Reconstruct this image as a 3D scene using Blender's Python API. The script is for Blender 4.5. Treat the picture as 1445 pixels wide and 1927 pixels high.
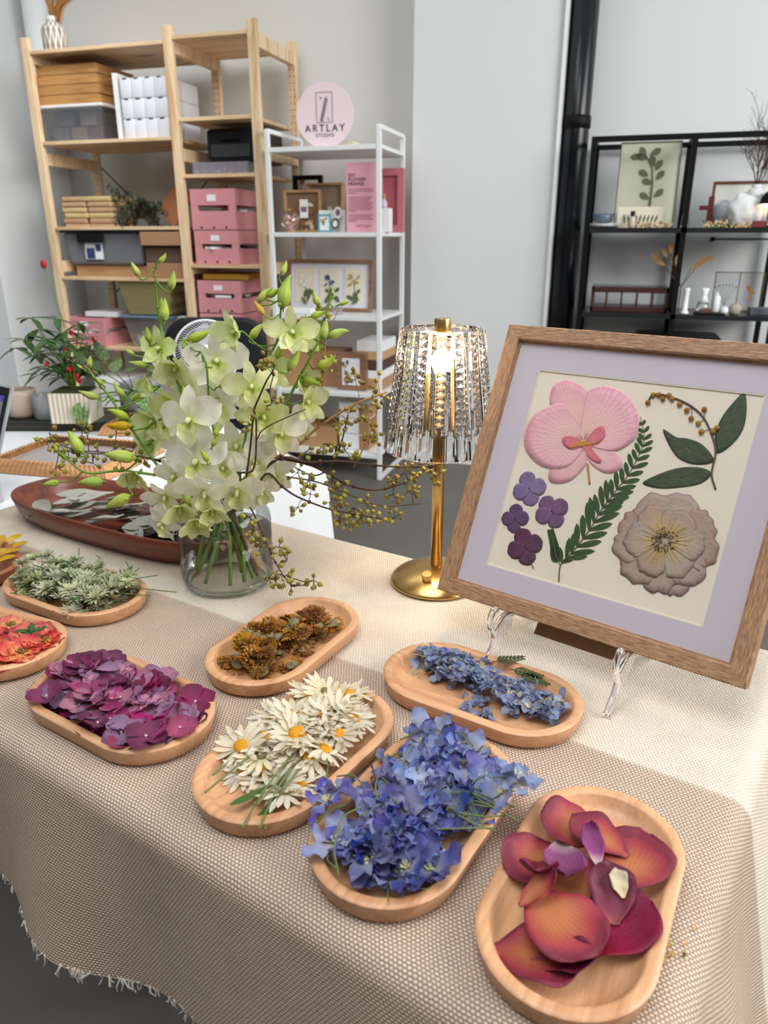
import bpy, math, random
from mathutils import Vector, Matrix, Euler, Quaternion, noise
S = bpy.context.scene
for o in list(bpy.data.objects): bpy.data.objects.remove(o)
COL = S.collection
PI = math.pi
sin, cos, rad = math.sin, math.cos, math.radians

# ------------------------------------------------------------------ camera, light, exposure
YAW = rad(17.0); PITCH = rad(20.3); CAMZ = 1.25
cd = bpy.data.cameras.new('camera'); cam = bpy.data.objects.new('camera', cd); COL.objects.link(cam)
cam.location = (0, 0, CAMZ); cam.rotation_euler = (PI/2-PITCH, 0, YAW)
cd.sensor_fit = 'VERTICAL'; cd.sensor_height = 36; cd.sensor_width = 27; cd.lens = 36*1400/1927
cd.clip_start = .02
cd.dof.use_dof = True; cd.dof.focus_distance = .95; cd.dof.aperture_fstop = 7.5
S.camera = cam
S.view_settings.view_transform = 'Standard'; S.view_settings.look = 'None'
S.view_settings.exposure = 0.0; S.view_settings.gamma = 1
w = bpy.data.worlds.new('world'); S.world = w; w.use_nodes = True
nt = w.node_tree; bg = nt.nodes['Background']
tc = nt.nodes.new('ShaderNodeTexCoord'); sx = nt.nodes.new('ShaderNodeSeparateXYZ'); rp = nt.nodes.new('ShaderNodeValToRGB')
nt.links.new(tc.outputs['Generated'], sx.inputs[0]); nt.links.new(sx.outputs['Z'], rp.inputs[0]); nt.links.new(rp.outputs[0], bg.inputs[0])
rp.color_ramp.elements[0].position = 0.0; rp.color_ramp.elements[0].color = (.04, .04, .04, 1)
rp.color_ramp.elements[1].position = .8; rp.color_ramp.elements[1].color = (.92, .97, 1, 1)
bg.inputs[1].default_value = .62
def area(name, loc, target, sx_, sy_, power, col):
    l = bpy.data.lights.new(name, 'AREA'); l.shape = 'RECTANGLE'; l.size = sx_; l.size_y = sy_; l.energy = power; l.color = col
    o = bpy.data.objects.new(name, l); COL.objects.link(o); o.location = loc
    o.rotation_euler = (Vector(target)-Vector(loc)).to_track_quat('-Z', 'Y').to_euler(); return o
area('window_daylight_right', (3.0, 2.2, 2.9), (0, 1.2, .7), 2.6, 2.2, 88, (.95, .98, 1))
area('window_daylight_front_right', (3.4, .7, 2.6), (-1.9, 3.9, 1.1), 2.4, 2.0, 122, (1, .975, .94))

area('added_fill_shelves', (-1.7, 2.1, 3.3), (-2.5, 4.3, .9), 1.2, .8, 13, (1, .98, .95))  # added fill brightening the back wall and shelving; no real lamp here
lo_ = area('added_fill_left_wall', (-2.1, 2.7, 3.2), (-3.56, 3.9, .6), .6, .6, 7, (.96, .98, 1)); lo_.data.spread = rad(75)  # added narrow fill that lifts the left wall, not a real lamp
area('added_overhead_fill', (-.4, -.1, 3.5), (-.3, .5, 0), 1.6, 1.6, 54, (.97, .98, 1))  # added overhead soft light for the picture frame and tabletop; no known skylight
# ------------------------------------------------------------------ geometry helpers
def C2W(x, y, z=0): return Vector((cos(YAW)*x-sin(YAW)*y, sin(YAW)*x+cos(YAW)*y, CAMZ+z))
def RAY(px, py):
    u = (px-722.5)/1400; v = (963.5-py)/1400
    return Vector((u, cos(PITCH)+v*sin(PITCH), -sin(PITCH)+v*cos(PITCH)))
def ATC(px, py, yc):                     # point at camera-forward ground distance yc
    r = RAY(px, py); r = r*(yc/r.y); return C2W(r.x, r.y, r.z)
def WR(px, py):
    r = RAY(px, py); return Vector((cos(YAW)*r.x-sin(YAW)*r.y, sin(YAW)*r.x+cos(YAW)*r.y, r.z))
def ATY(px, py, Y):
    r = WR(px, py); p = r*(Y/r.y); p.z += CAMZ; return p
def ATZ(px, py, z):
    r = WR(px, py); p = r*((z-CAMZ)/r.z); p.z += CAMZ; return p
TA = rad(-16)
def T(a, n, z=0): return Vector((a*cos(TA)-n*sin(TA), a*sin(TA)+n*cos(TA), .75+z))

class MB:
    def __init__(s): s.v = []; s.f = []; s.t = []; s.m = []
    def add(s, vs, fs, ts=None, mi=0, M=None):
        b = len(s.v)
        for i, p in enumerate(vs):
            p = Vector(p)
            if M is not None: p = M @ p
            s.v.append(p); s.t.append(ts[i] if ts else (0, 0))
        for f in fs: s.f.append([b+i for i in f]); s.m.append(mi)
        return s
    def box(s, x0, x1, y0, y1, z0, z1, mi=0, M=None):
        return s.add([(x0,y0,z0),(x1,y0,z0),(x1,y1,z0),(x0,y1,z0),(x0,y0,z1),(x1,y0,z1),(x1,y1,z1),(x0,y1,z1)],
                     [(0,3,2,1),(4,5,6,7),(0,1,5,4),(1,2,6,5),(2,3,7,6),(3,0,4,7)], None, mi, M)
    def tube(s, path, r, n=8, mi=0, M=None, cap=True):
        path = [Vector(p) for p in path]; k = len(path); rs = r if isinstance(r, (list, tuple)) else [r]*k
        vs = []; fs = []; ts = []; up = None
        for i in range(k):
            d = (path[min(i+1, k-1)]-path[max(i-1, 0)])
            if d.length < 1e-9: d = Vector((0, 0, 1))
            d.normalize()
            if up is None: up = d.orthogonal()
            up = (up-d*up.dot(d))
            if up.length < 1e-6: up = d.orthogonal()
            up.normalize(); sd = d.cross(up)
            for j in range(n):
                a = 2*PI*j/n; vs.append(path[i]+(up*cos(a)+sd*sin(a))*rs[i]); ts.append((i/(k-1), j/n))
        for i in range(k-1):
            for j in range(n):
                a = i*n+j; b = i*n+(j+1) % n; fs.append((a, b, b+n, a+n))
        if cap: fs.append(tuple(reversed(range(n)))); fs.append(tuple(range((k-1)*n, k*n)))
        return s.add(vs, fs, ts, mi, M)
    def lathe(s, prof, n=32, mi=0, M=None, closed=False, cap=True):
        vs = []; fs = []; ts = []; k = len(prof)
        for i, (r, z) in enumerate(prof):
            for j in range(n): a = 2*PI*j/n; vs.append((r*cos(a), r*sin(a), z)); ts.append((i/(k-1), j/n))
        for i in range(k-1 if not closed else k):
            for j in range(n):
                a = i*n+j; b = i*n+(j+1) % n; c = ((i+1) % k)*n
                fs.append((a, b, c+(j+1) % n, c+j))
        if cap and not closed: fs.append(tuple(reversed(range(n)))); fs.append(tuple(range((k-1)*n, k*n)))
        return s.add(vs, fs, ts, mi, M)
    def ball(s, c, r, n=8, mi=0, sc=(1, 1, 1), M=None):
        prof = [(max(1e-5, r*sin(PI*i/n)), -r*cos(PI*i/n)) for i in range(n+1)]
        m = Matrix.Translation(c) @ Matrix.Diagonal((sc[0], sc[1], sc[2], 1))
        return s.lathe(prof, n*2, mi, (M @ m) if M is not None else m)
    def grid(s, nx, ny, fn, mi=0, M=None, tsf=None):
        vs = []; ts = []; fs = []
        for j in range(ny+1):
            for i in range(nx+1):
                u = i/nx; v = j/ny; vs.append(fn(u, v)); ts.append(tsf(u, v) if tsf else (v, u*2-1))
        for j in range(ny):
            for i in range(nx): a = j*(nx+1)+i; fs.append((a, a+1, a+nx+2, a+nx+1))
        return s.add(vs, fs, ts, mi, M)
    def petal(s, L, W, M=None, mi=0, cup=.0, curl=.0, pk=.6, base=.12, ruf=0, rf=3, ph=0, nx=4, ny=6, tip=.0, end=.5):
        # width profile peaks at pk along the length
        def wd(t):
            q = t**(math.log(.5)/math.log(pk)); w_ = max(0, sin(PI*q))**end
            return W/2*max(w_, base*(1-t)) * (1-tip*t)
        def fn(u, v):
            sgn = u*2-1; w_ = wd(min(v, .995))
            return (sgn*w_, v*L, cup*sgn*sgn*w_*.8+curl*L*v*v+ruf*sin(rf*PI*v+ph+sgn*2.2)*abs(sgn)*min(1, v*2))
        return s.grid(nx, ny, fn, mi, M)
    def prism(s, pts, z0, z1, mi=0, M=None):
        n = len(pts)
        return s.add([(p[0], p[1], z0) for p in pts]+[(p[0], p[1], z1) for p in pts],
                     [tuple(reversed(range(n))), tuple(range(n, 2*n))]+[(i, (i+1) % n, n+(i+1) % n, n+i) for i in range(n)], None, mi, M)
    def mesh(s, name, mats, smooth=True, bev=0):
        me = bpy.data.meshes.new(name); me.from_pydata([tuple(p) for p in s.v], [], s.f)
        at = me.attributes.new('ts', 'FLOAT_VECTOR', 'POINT')
        at.data.foreach_set('vector', [c for t in s.t for c in (t[0], t[1], 0)])
        for m in (mats if isinstance(mats, (list, tuple)) else [mats]): me.materials.append(m)
        me.polygons.foreach_set('material_index', s.m)
        if smooth: me.polygons.foreach_set('use_smooth', [True]*len(s.f))
        me.update(); return me
    def build(s, name, mats, parent=None, smooth=None, bev=0, loc=None, rot=None):
        if smooth is None: smooth = False
        return obj(name, s.mesh(name, mats, smooth), parent, loc, rot, bev)

def obj(name, me, parent=None, loc=None, rot=None, bev=0):
    o = bpy.data.objects.new(name, me); COL.objects.link(o)
    if parent: o.parent = parent
    if loc is not None: o.location = loc
    if rot is not None: o.rotation_euler = rot
    if bev:
        b = o.modifiers.new('bevel', 'BEVEL'); b.width = bev; b.segments = 2; b.limit_method = 'ANGLE'; b.angle_limit = rad(40)
    return o
def tag(o, label=None, cat=None, group=None, kind=None):
    if label: o['label'] = label
    if cat: o['category'] = cat
    if group: o['group'] = group
    if kind: o['kind'] = kind
    return o
def thing(name, label, cat, loc=(0, 0, 0), rz=0, group=None):
    o = bpy.data.objects.new(name, None); COL.objects.link(o); o.location = loc; o.rotation_euler = (0, 0, rz); o.empty_display_size = .01
    return tag(o, label, cat, group)
def dup(root, **k):
    r = root.copy(); COL.objects.link(r)
    for ch in root.children:
        c = ch.copy(); COL.objects.link(c); c.parent = r
        for g in ch.children:
            d = g.copy(); COL.objects.link(d); d.parent = c
    return r
def look(d, roll=0):                      # matrix rotating +Z onto d with a roll
    return Vector(d).to_track_quat('Z', 'Y').to_matrix().to_4x4() @ Matrix.Rotation(roll, 4, 'Z')
def RZ(a): return Matrix.Rotation(a, 4, 'Z')
def RX(a): return Matrix.Rotation(a, 4, 'X')
def TR(*p): return Matrix.Translation(p if len(p) == 3 else p[0])
def smooth_path(pts, n=6):                # Catmull-Rom
    P = [Vector(p) for p in pts]; P = [P[0]*2-P[1]]+P+[P[-1]*2-P[-2]]; out = []
    for i in range(1, len(P)-2):
        for k in range(n):
            t = k/n; a, b, c, d = P[i-1:i+3]
            out.append(.5*((2*b)+(c-a)*t+(2*a-5*b+4*c-d)*t*t+(3*b-a-3*c+d)*t*t*t))
    out.append(P[-2]); return out

# ------------------------------------------------------------------ materials
def srgb(r, g, b, a=1):
    f = lambda c: (c/255/12.92) if c/255 <= .04045 else ((c/255+.055)/1.055)**2.4
    return (f(r), f(g), f(b), a)
class NT:
    def __init__(s, name):
        s.m = bpy.data.materials.new(name); s.m.use_nodes = True; s.n = s.m.node_tree.nodes; s.l = s.m.node_tree.links
        s.b = s.n['Principled BSDF']; s.out = s.n['Material Output']
    def new(s, t, **k):
        x = s.n.new('ShaderNode'+t)
        for a, b in k.items(): setattr(x, a, b)
        return x
    def link(s, a, b): s.l.new(a, b)
    def setv(s, sock, v):
        if hasattr(v, 'is_output'): s.l.new(v, sock)
        else: sock.default_value = v
    def math(s, op, a, b=0, c=0):
        x = s.new('Math', operation=op); s.setv(x.inputs[0], a); s.setv(x.inputs[1], b)
        if len(x.inputs) > 2: s.setv(x.inputs[2], c)
        return x.outputs[0]
    def mix(s, f, a, b, blend='MIX'):
        x = s.new('Mix', data_type='RGBA', blend_type=blend); s.setv(x.inputs['Factor'], f); s.setv(x.inputs[6], a); s.setv(x.inputs[7], b); return x.outputs[2]
    def ramp(s, f, stops):
        x = s.new('ValToRGB'); s.setv(x.inputs[0], f); e = x.color_ramp.elements
        while len(e) < len(stops): e.new(.5)
        for i, (p, c) in enumerate(stops): e[i].position = p; e[i].color = c
        return x.outputs[0]
    def coord(s, kind='Object', scale=(1, 1, 1), rot=(0, 0, 0)):
        t = s.new('TexCoord'); m = s.new('Mapping'); m.inputs['Scale'].default_value = scale; m.inputs['Rotation'].default_value = rot
        s.link(t.outputs[kind], m.inputs[0]); return m.outputs[0]
    def noise(s, vec, scale, detail=3, rough=.5, dist=0):
        x = s.new('TexNoise'); s.link(vec, x.inputs['Vector']); x.inputs['Scale'].default_value = scale; x.inputs['Detail'].default_value = detail
        x.inputs['Roughness'].default_value = rough; x.inputs['Distortion'].default_value = dist; return x.outputs['Fac']
    def bump(s, h, strength=.5, dist=.001):
        x = s.new('Bump'); x.inputs['Strength'].default_value = strength; x.inputs['Distance'].default_value = dist; s.link(h, x.inputs['Height'])
        s.link(x.outputs[0], s.b.inputs['Normal']); return x
    def col(s, c): s.setv(s.b.inputs['Base Color'], c)
    def rnd(s): return s.new('ObjectInfo').outputs['Random']
    def attr(s):
        a = s.new('Attribute', attribute_name='ts'); x = s.new('SeparateXYZ'); s.link(a.outputs['Vector'], x.inputs[0]); return x.outputs[0], x.outputs[1], a.outputs['Vector']
    def hsv(s, c, h=.5, sat=1, val=1):
        x = s.new('HueSaturation'); s.setv(x.inputs['Hue'], h); s.setv(x.inputs['Saturation'], sat); s.setv(x.inputs['Value'], val); s.setv(x.inputs['Color'], c); return x.outputs[0]
def M_(name, c, rough=.5, metal=0, mott=0, mscale=8, bump=0, bscale=60, spec=.5, trans=0, ior=1.45, alpha=1, emit=None, es=0, rv=0, coat=0, sss=0):
    t = NT(name); b = t.b
    b.inputs['Roughness'].default_value = rough; b.inputs['Metallic'].default_value = metal; b.inputs['Specular IOR Level'].default_value = spec
    b.inputs['IOR'].default_value = ior; b.inputs['Transmission Weight'].default_value = trans; b.inputs['Alpha'].default_value = alpha
    b.inputs['Coat Weight'].default_value = coat
    cc = c
    if mott:
        f = t.noise(t.coord(), mscale, 4); cc = t.mix(f, tuple(x*(1-mott) for x in c[:3])+(1,), tuple(min(1, x*(1+mott)) for x in c[:3])+(1,))
    if rv:
        r = t.rnd(); cc = t.hsv(cc, t.math('MULTIPLY_ADD', r, rv*.15, .5-rv*.075), 1, t.math('MULTIPLY_ADD', r, rv, 1-rv/2))
    t.col(cc)
    if bump: t.bump(t.noise(t.coord(), bscale, 4), bump, .002)
    if emit: b.inputs['Emission Color'].default_value = emit; b.inputs['Emission Strength'].default_value = es
    return t.m
def wood(name, c1, c2, axis=0, scale=30, rough=.45, fleck=.3, stretch=12, bump=.15, rv=.12, knots=False):
    t = NT(name); sc = [1, 1, 1]; sc[axis] = 1/stretch
    co = t.coord('Object', tuple(sc))
    f = t.noise(co, scale, 5, .6, .6); f2 = t.noise(co, scale*6, 3, .6)
    c = t.ramp(f, [(.3, c2), (.52, c1), (.75, tuple(min(1, x*1.08) for x in c1[:3])+(1,))])
    c = t.mix(t.math('MULTIPLY', t.ramp(f2, [(.45, (0,0,0,1)), (.7, (1,1,1,1))]), fleck), c, c2)
    if knots:
        k = t.new('TexVoronoi'); t.link(t.coord('Object', tuple(.35 if i == axis else 1 for i in range(3))), k.inputs['Vector']); k.inputs['Scale'].default_value = 5
        c = t.mix(t.ramp(k.outputs['Distance'], [(.06, (.8,.8,.8,1)), (.13, (0,0,0,1))]), c, tuple(x*.35 for x in c2[:3])+(1,))
    r = t.rnd(); c = t.hsv(c, .5, 1, t.math('MULTIPLY_ADD', r, rv, 1-rv/2))
    t.col(c); t.b.inputs['Roughness'].default_value = rough
    if bump: t.bump(f2, bump, .0008)
    return t.m
def petal_mat(name, stops, vein=None, vf=.5, vn=9, rh=.02, rs=.2, rv=.3, mott=.25, mcol=None, trl=.25, rough=.6, edge=None):
    t = NT(name); x, y, v = t.attr()
    c = t.ramp(x, stops); co = t.coord()
    if mcol: c = t.mix(t.math('MULTIPLY', t.ramp(t.noise(co, 90, 3), [(.4, (0,0,0,1)), (.65, (1,1,1,1))]), mott), c, mcol)
    if vein:
        nz = t.noise(co, 120, 2)
        w_ = t.math('SINE', t.math('ADD', t.math('MULTIPLY', y, vn*PI), t.math('MULTIPLY', nz, 3)))
        f = t.math('MULTIPLY', t.math('POWER', t.math('ABSOLUTE', w_), 3), vf); c = t.mix(f, c, vein)
    r = t.rnd(); r2 = t.math('FRACT', t.math('MULTIPLY', r, 17.3)); r3 = t.math('FRACT', t.math('MULTIPLY', r, 41.7))
    c = t.hsv(c, t.math('MULTIPLY_ADD', r, rh, .5-rh/2), t.math('MULTIPLY_ADD', r2, rs, 1-rs/2), t.math('MULTIPLY_ADD', r3, rv, 1-rv/2))
    t.col(c); t.b.inputs['Roughness'].default_value = rough; t.b.inputs['Specular IOR Level'].default_value = .3
    t.bump(t.noise(co, 260, 3), .4, .0012)
    if trl:
        tr = t.new('BsdfTranslucent'); t.link(c, tr.inputs[0]); mx = t.new('MixShader'); mx.inputs[0].default_value = trl
        t.link(t.b.outputs[0], mx.inputs[1]); t.link(tr.outputs[0], mx.inputs[2]); t.link(mx.outputs[0], t.out.inputs[0])
    return t.m
def glass(name, col=(1, 1, 1, 1), rough=0, ior=1.45):
    t = NT(name); g = t.new('BsdfGlass'); g.inputs['Color'].default_value = col; g.inputs['Roughness'].default_value = rough; g.inputs['IOR'].default_value = ior
    t.link(g.outputs[0], t.out.inputs[0]); return t.m
def thin(name, col=(1, 1, 1, 1), refl=.12, rough=.02, body=0, bcol=(1, 1, 1, 1), fr=.6):   # thin clear sheet: see-through with a surface reflection
    t = NT(name); tr = t.new('BsdfTransparent'); tr.inputs[0].default_value = col; gl = t.new('BsdfGlossy'); gl.inputs['Roughness'].default_value = rough
    lw = t.new('LayerWeight'); lw.inputs[0].default_value = .25; mx = t.new('MixShader')
    t.link(t.math('MULTIPLY_ADD', lw.outputs['Fresnel'], fr, refl), mx.inputs[0]); t.link(tr.outputs[0], mx.inputs[1]); t.link(gl.outputs[0], mx.inputs[2])
    o = mx.outputs[0]
    if body:
        d = t.new('BsdfDiffuse'); d.inputs[0].default_value = bcol; m2 = t.new('MixShader'); m2.inputs[0].default_value = body
        t.link(o, m2.inputs[1]); t.link(d.outputs[0], m2.inputs[2]); o = m2.outputs[0]
    t.link(o, t.out.inputs[0]); return t.m

m_wall = M_('wall_paint', srgb(222, 222, 218), .8, mott=.03, mscale=1.6, bump=.15, bscale=14)
m_wallr = M_('wall_paint_white', srgb(222, 225, 225), .8, mott=.03, mscale=1.4, bump=.15, bscale=12)
m_floor = M_('concrete', srgb(98, 95, 88), .55, mott=.28, mscale=3.2, bump=.1, bscale=30)
m_pine = wood('pine_wood', srgb(234, 208, 170), srgb(202, 160, 116), 2, 26, .55, .25, 10, .1, .08)
m_pinex = wood('pine_board', srgb(228, 198, 158), srgb(190, 144, 102), 0, 18, .55, .25, 10, .1, .08, knots=True)
m_beech = wood('beech_wood', srgb(212, 162, 120), srgb(176, 122, 84), 0, 42, .42, .35, 14, .25, .08)
m_bamboo = wood('bamboo_wood', srgb(196, 146, 88), srgb(160, 108, 60), 0, 40, .5, .2, 14, .1, .1)
m_redwood = wood('acacia_wood', srgb(122, 62, 40), srgb(64, 28, 18), 0, 14, .32, .3, 8, .1, .1)
m_frame = None
m_white = M_('white_metal', srgb(236, 238, 238), .4)
m_whitep = M_('white_plastic', srgb(232, 232, 234), .5)
m_black = M_('black_metal', srgb(12, 13, 14), .5, spec=.2)
m_blackp = M_('black_plastic', srgb(20, 20, 22), .45)
m_pink = M_('pink_plastic', srgb(214, 146, 152), .5)
m_card = M_('cardboard', srgb(176, 134, 96), .8, mott=.08, mscale=20, rv=.15)
m_kraft = M_('kraft_paper', srgb(190, 160, 120), .8, mott=.12, mscale=18, rv=.3)
m_cream = M_('cream_paper', srgb(236, 228, 206), .8)
m_paper = M_('white_paper', srgb(238, 238, 238), .7)
m_dark = M_('dark_ink', srgb(40, 36, 38), .7)
m_green = petal_mat('leaf_green', [(0, srgb(70, 100, 46)), (1, srgb(46, 84, 40))], vein=srgb(110, 140, 80), vf=.25, vn=5, rh=.03, trl=.15, rough=.4)
m_stem = M_('fresh_green_stem', srgb(104, 138, 44), .45, mott=.2, mscale=40)
m_twig = M_('dark_brown_twig', srgb(70, 46, 34), .6, mott=.3, mscale=60, bump=.3, bscale=300)

# ------------------------------------------------------------------ room shell
def struct(name, mb, m, bev=0):
    o = mb.build(name, m, bev=bev); o['kind'] = 'structure'; return o
struct('floor', MB().box(-5.2, 3.6, -3, 4.6, -.08, 0), m_floor)
struct('wall_back_left', MB().box(-3.6, -1.117, 4.35, 4.5, 0, 3.4), m_wall)
struct('wall_column', MB().box(-1.117, -.375, 4.15, 4.5, 0, 3.4), m_wallr, bev=.006)
struct('wall_back_right', MB().box(-.375, 3.4, 4.42, 4.55, 0, 3.4), m_wallr)
struct('wall_left', MB().box(-5.2, -3.56, 3.8, 4.6, 0, 3.4), m_wallr, bev=.004)
struct('baseboard_column', MB().box(-1.117, -.375, 4.137, 4.15, 0, .07), m_white, bev=.002)
struct('trim_1', MB().box(-.378, -.362, 4.13, 4.42, 0, 3.4), m_white)
struct('trim_2', MB().box(-.352, -.342, 4.25, 4.42, 0, 3.4), M_('trim_grey_paint', srgb(140, 140, 136), .7))  # narrow trim strip in even mid grey
d = MB().box(-4.9, -3.72, 3.775, 3.798, 0, .98); door = struct('door_1', d, m_white, bev=.003)
pm = MB().box(-4.86, -3.76, 3.768, 3.775, .06, .93); pm.build('door_panel', M_('door_paint', srgb(206, 208, 206), .5), door)
pp = thing('black_pipe', 'black painted vertical drainpipe running up beside the white column', 'pipe', (-.293, 4.23, 0))
MB().lathe([(.062, 0), (.062, 3.4)], 32).build('pipe', M_('black_gloss_paint', srgb(14, 17, 22), .25), pp, smooth=True)
for z in (1.78, .62): MB().lathe([(.062, z-.03), (.068, z-.025), (.068, z+.025), (.062, z+.03)], 32).build('collar', m_black, pp, smooth=True)
for z in (1.72,): MB().box(-.09, -.06, -.01, .19, z-.02, z+.02).build('bracket', m_black, pp)
wp = thing('white_pipe', 'white painted vertical pipe in the corner behind the pine shelving', 'pipe', (-3.42, 4.25, 0))
MB().lathe([(.07, 0), (.07, 2.1), (.082, 2.1), (.082, 2.2), (.07, 2.2), (.07, 3.4)], 28).build('pipe', m_white, wp, smooth=True)

# ------------------------------------------------------------------ pine shelving unit
WX = (-3.118, -2.268, -1.808); WF, WB = 3.75, 4.25; ZT = 2.225
sh = thing('pine_shelving_unit', 'tall two-bay pine shelving unit with pegged posts against back wall', 'shelving unit')
for x in WX:
    for y, nm in ((WF, 'post'), (WB-.03, 'post')):
        mb = MB().box(x-.024, x+.024, y, y+.032, 0, ZT)
        mb.build(nm, m_pine, sh, bev=.003)
    for z in (2.17, 1.68, 1.12, .5, .1):
        MB().box(x-.018, x+.018, WF+.032, WB-.03, z-.06, z).build('side_rail', m_pine, sh)
hm = MB()
for x in WX:
    for k in range(62):
        z = .2+k*.032
        for dx in (-.011, .011): hm.box(x+dx-.0028, x+dx+.0028, WB-.0315, WB-.0295, z, z+.005)
ho = hm.build('peg_holes', M_('hole_brown', srgb(112, 74, 44), .8), sh)
L_Z = [(2.165, 1), (1.735, 1), (1.035, 1), (.645, 1), (.2, 1)]
for z, _ in L_Z: MB().box(WX[0]+.024, WX[1]-.024, WF+.005, WB-.01, z-.018, z).build('shelf_board', m_pinex, sh, bev=.002)
MB().box(WX[0]+.024, WX[1]-.024, WF+.005, WB-.01, 1.285, 1.303).build('shelf_board', m_pinex, sh, bev=.002)
R_Z = [2.18, 1.818, 1.555, 1.11, .68, .25]
for z in R_Z: MB().box(WX[1]+.024, WX[2]-.024, WF+.005, WB-.01, z-.018, z).build('shelf_board', m_pinex, sh, bev=.002)
for x in WX[1:]: MB().box(x-.026, x-.019, WF+.04, WB-.04, 2.13, 2.145).build('support_bar', M_('grey_metal', srgb(110, 112, 112), .4, .6), sh)
cb = MB()
for s in (0, 1):
    x0, x1 = (WX[0], WX[1]) if s == 0 else (WX[1], WX[0])
    cb.tube([(x0, WB+.006, 1.66 if s == 0 else 1.66), (x1, WB+.006, .9)], .004, 6)
cb.build('cross_brace', m_black, sh)

def crate(name, x, y, z, w_=.26, d_=.36, h=.17, label='', parent=None, group=None, tagc=True):
    t = thing(name, label, 'crate', (x, y, z), 0, group); mb = MB(); th = .006
    zz = [(0, h*.46), (h*.60, h)]
    for z0, z1 in zz:
        mb.box(-w_/2, w_/2, 0, th, z0, z1); mb.box(-w_/2, w_/2, d_-th, d_, z0, z1)
        mb.box(-w_/2, -w_/2+th, th, d_-th, z0, z1); mb.box(w_/2-th, w_/2, th, d_-th, z0, z1)
    for sx_ in (-1, 1):
        for yy in (.0, d_-.02): mb.box(sx_*(w_/2-.02)-.02, sx_*(w_/2-.02)+.02, yy+.001, yy+.018, h*.40, h*.62)
    mb.box(-w_/2+.004, w_/2-.004, .004, d_-.004, .001, .006)
    mb.build('body', m_pink, t, bev=.0015)
    MB().box(-.03, .02, -.0025, 0, h*.70, h*.86).build('label_card', m_paper, t)
    mb = MB()
    for k in (-1, 0, 1): mb.lathe([(.0055, 0), (.0055, .003)], 10, M=TR(k*w_*.28, -.0008, .012) @ RX(PI/2))
    mb.build('feet_notches', m_dark, t)
    mb = MB(); random.seed(int(x*1000+z*999))
    for k in range(10):
        a = random.uniform(-w_/2+.03, w_/2-.03); b_ = random.uniform(.03, d_-.05)
        mb.box(-.045, .045, -.03, .03, 0, .012, mi=k % 3, M=TR(a*.7, b_, h*.42+.008*random.random()) @ RZ(random.uniform(0, 3)) @ RX(random.uniform(-.15, .15)))
    mb.build('contents', [m_whitep, M_('dark_packets', srgb(84, 70, 76), .7), m_cream], t)['kind'] = 'stuff'
    return t
xr = (WX[1]+WX[2])/2+.0
crate('pink_crate', xr-.055, WF+.03, 1.111, label='pink slatted crate, lowest of the two above the middle shelf of the narrow bay')
crate('pink_crate', xr-.06, WF+.03, 1.285, h=.20, label='pink slatted crate stacked on top of another pink crate in the narrow bay')
crate('pink_crate', xr-.06, WF+.03, .681, h=.17, label='pink slatted crate, bottom one below the black machine shelf behind the fan')
crate('pink_crate', xr-.06, WF+.03, .856, h=.17, label='pink slatted crate with yellow packets above it, behind the fan')
crate('pink_crate', ATY(160, 640, WF).x, WF+.02, .646, h=.16, label='pink slatted crate on lower left shelf behind the red flowered plant')
def simple(name, label, cat, mb, m, group=None, bev=0, smooth=False, loc=None):
    o = mb.build(name, m, smooth=smooth, bev=bev, loc=loc); return tag(o, label, cat, group)
def pbox(px0, px1, py0, zb, Y, dep, py1=None):       # box whose front face covers a pixel span at depth Y, standing at zb
    a = ATY(px0, py0, Y); b = ATY(px1, py0, Y); return (a.x, b.x, Y, Y+dep, zb, a.z)
simple('yellow_packet', 'yellow padded packet lying on the upper of the two pink crates by the fan', 'packet', MB().box(*pbox(380, 465, 508, 1.028, WF+.06, .25)[:4], 1.028, 1.06), M_('yellow_paper', srgb(200, 150, 60), .7), bev=.006)
# machine and bead organiser
t = thing('craft_machine', 'black boxy craft machine on the narrow bay shelf under the pine board', 'machine', (0, 0, 0))
x0 = ATY(372, 280, WF+.03).x; x1 = WX[2]+.1
MB().box(x0+.01, -1.86, WF+.1, WF+.44, 1.617, 1.775).build('body', m_blackp, t, bev=.02)
MB().box(x0+.04, -1.90, WF+.094, WF+.1, 1.64, 1.70).build('front_panel', M_('grey_plastic', srgb(60, 60, 62), .35), t, bev=.004)
MB().box(x0+.10, -1.95, WF+.085, WF+.1, 1.715, 1.725).build('handle', m_black, t, bev=.003)
c = thing('bead_organizer_box', 'clear shallow plastic organiser box of beads below the black machine', 'box', (0, 0, 0))
bb = pbox(360, 465, 290, 1.556, WF+.04, .28); bb = (bb[0], bb[1], bb[2], bb[3], 1.556, 1.612)
m_clear = thin('clear_plastic', (.93, .93, .97, 1), .08, .15, .28, srgb(210, 205, 220))
MB().box(*bb).build('case', m_clear, c, bev=.004)
mb = MB(); random.seed(5)
for k in range(60): mb.ball((random.uniform(bb[0]+.01, bb[1]-.01), random.uniform(bb[2]+.012, bb[3]-.01), random.uniform(1.566, 1.602)), .006, 4, mi=k % 4)
o = mb.build('beads', [M_('bead_a', srgb(200, 120, 130), .4), M_('bead_b', srgb(190, 170, 120), .4), M_('bead_c', srgb(220, 220, 225), .4), M_('bead_d', srgb(120, 130, 90), .4)], c); o['kind'] = 'stuff'
mb = MB()
for k in range(1, 6): mb.box(bb[0]+(bb[1]-bb[0])*k/6-.001, bb[0]+(bb[1]-bb[0])*k/6+.001, bb[2]+.002, bb[3]-.002, 1.558, 1.61)
mb.build('divider', m_clear, c)
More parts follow.
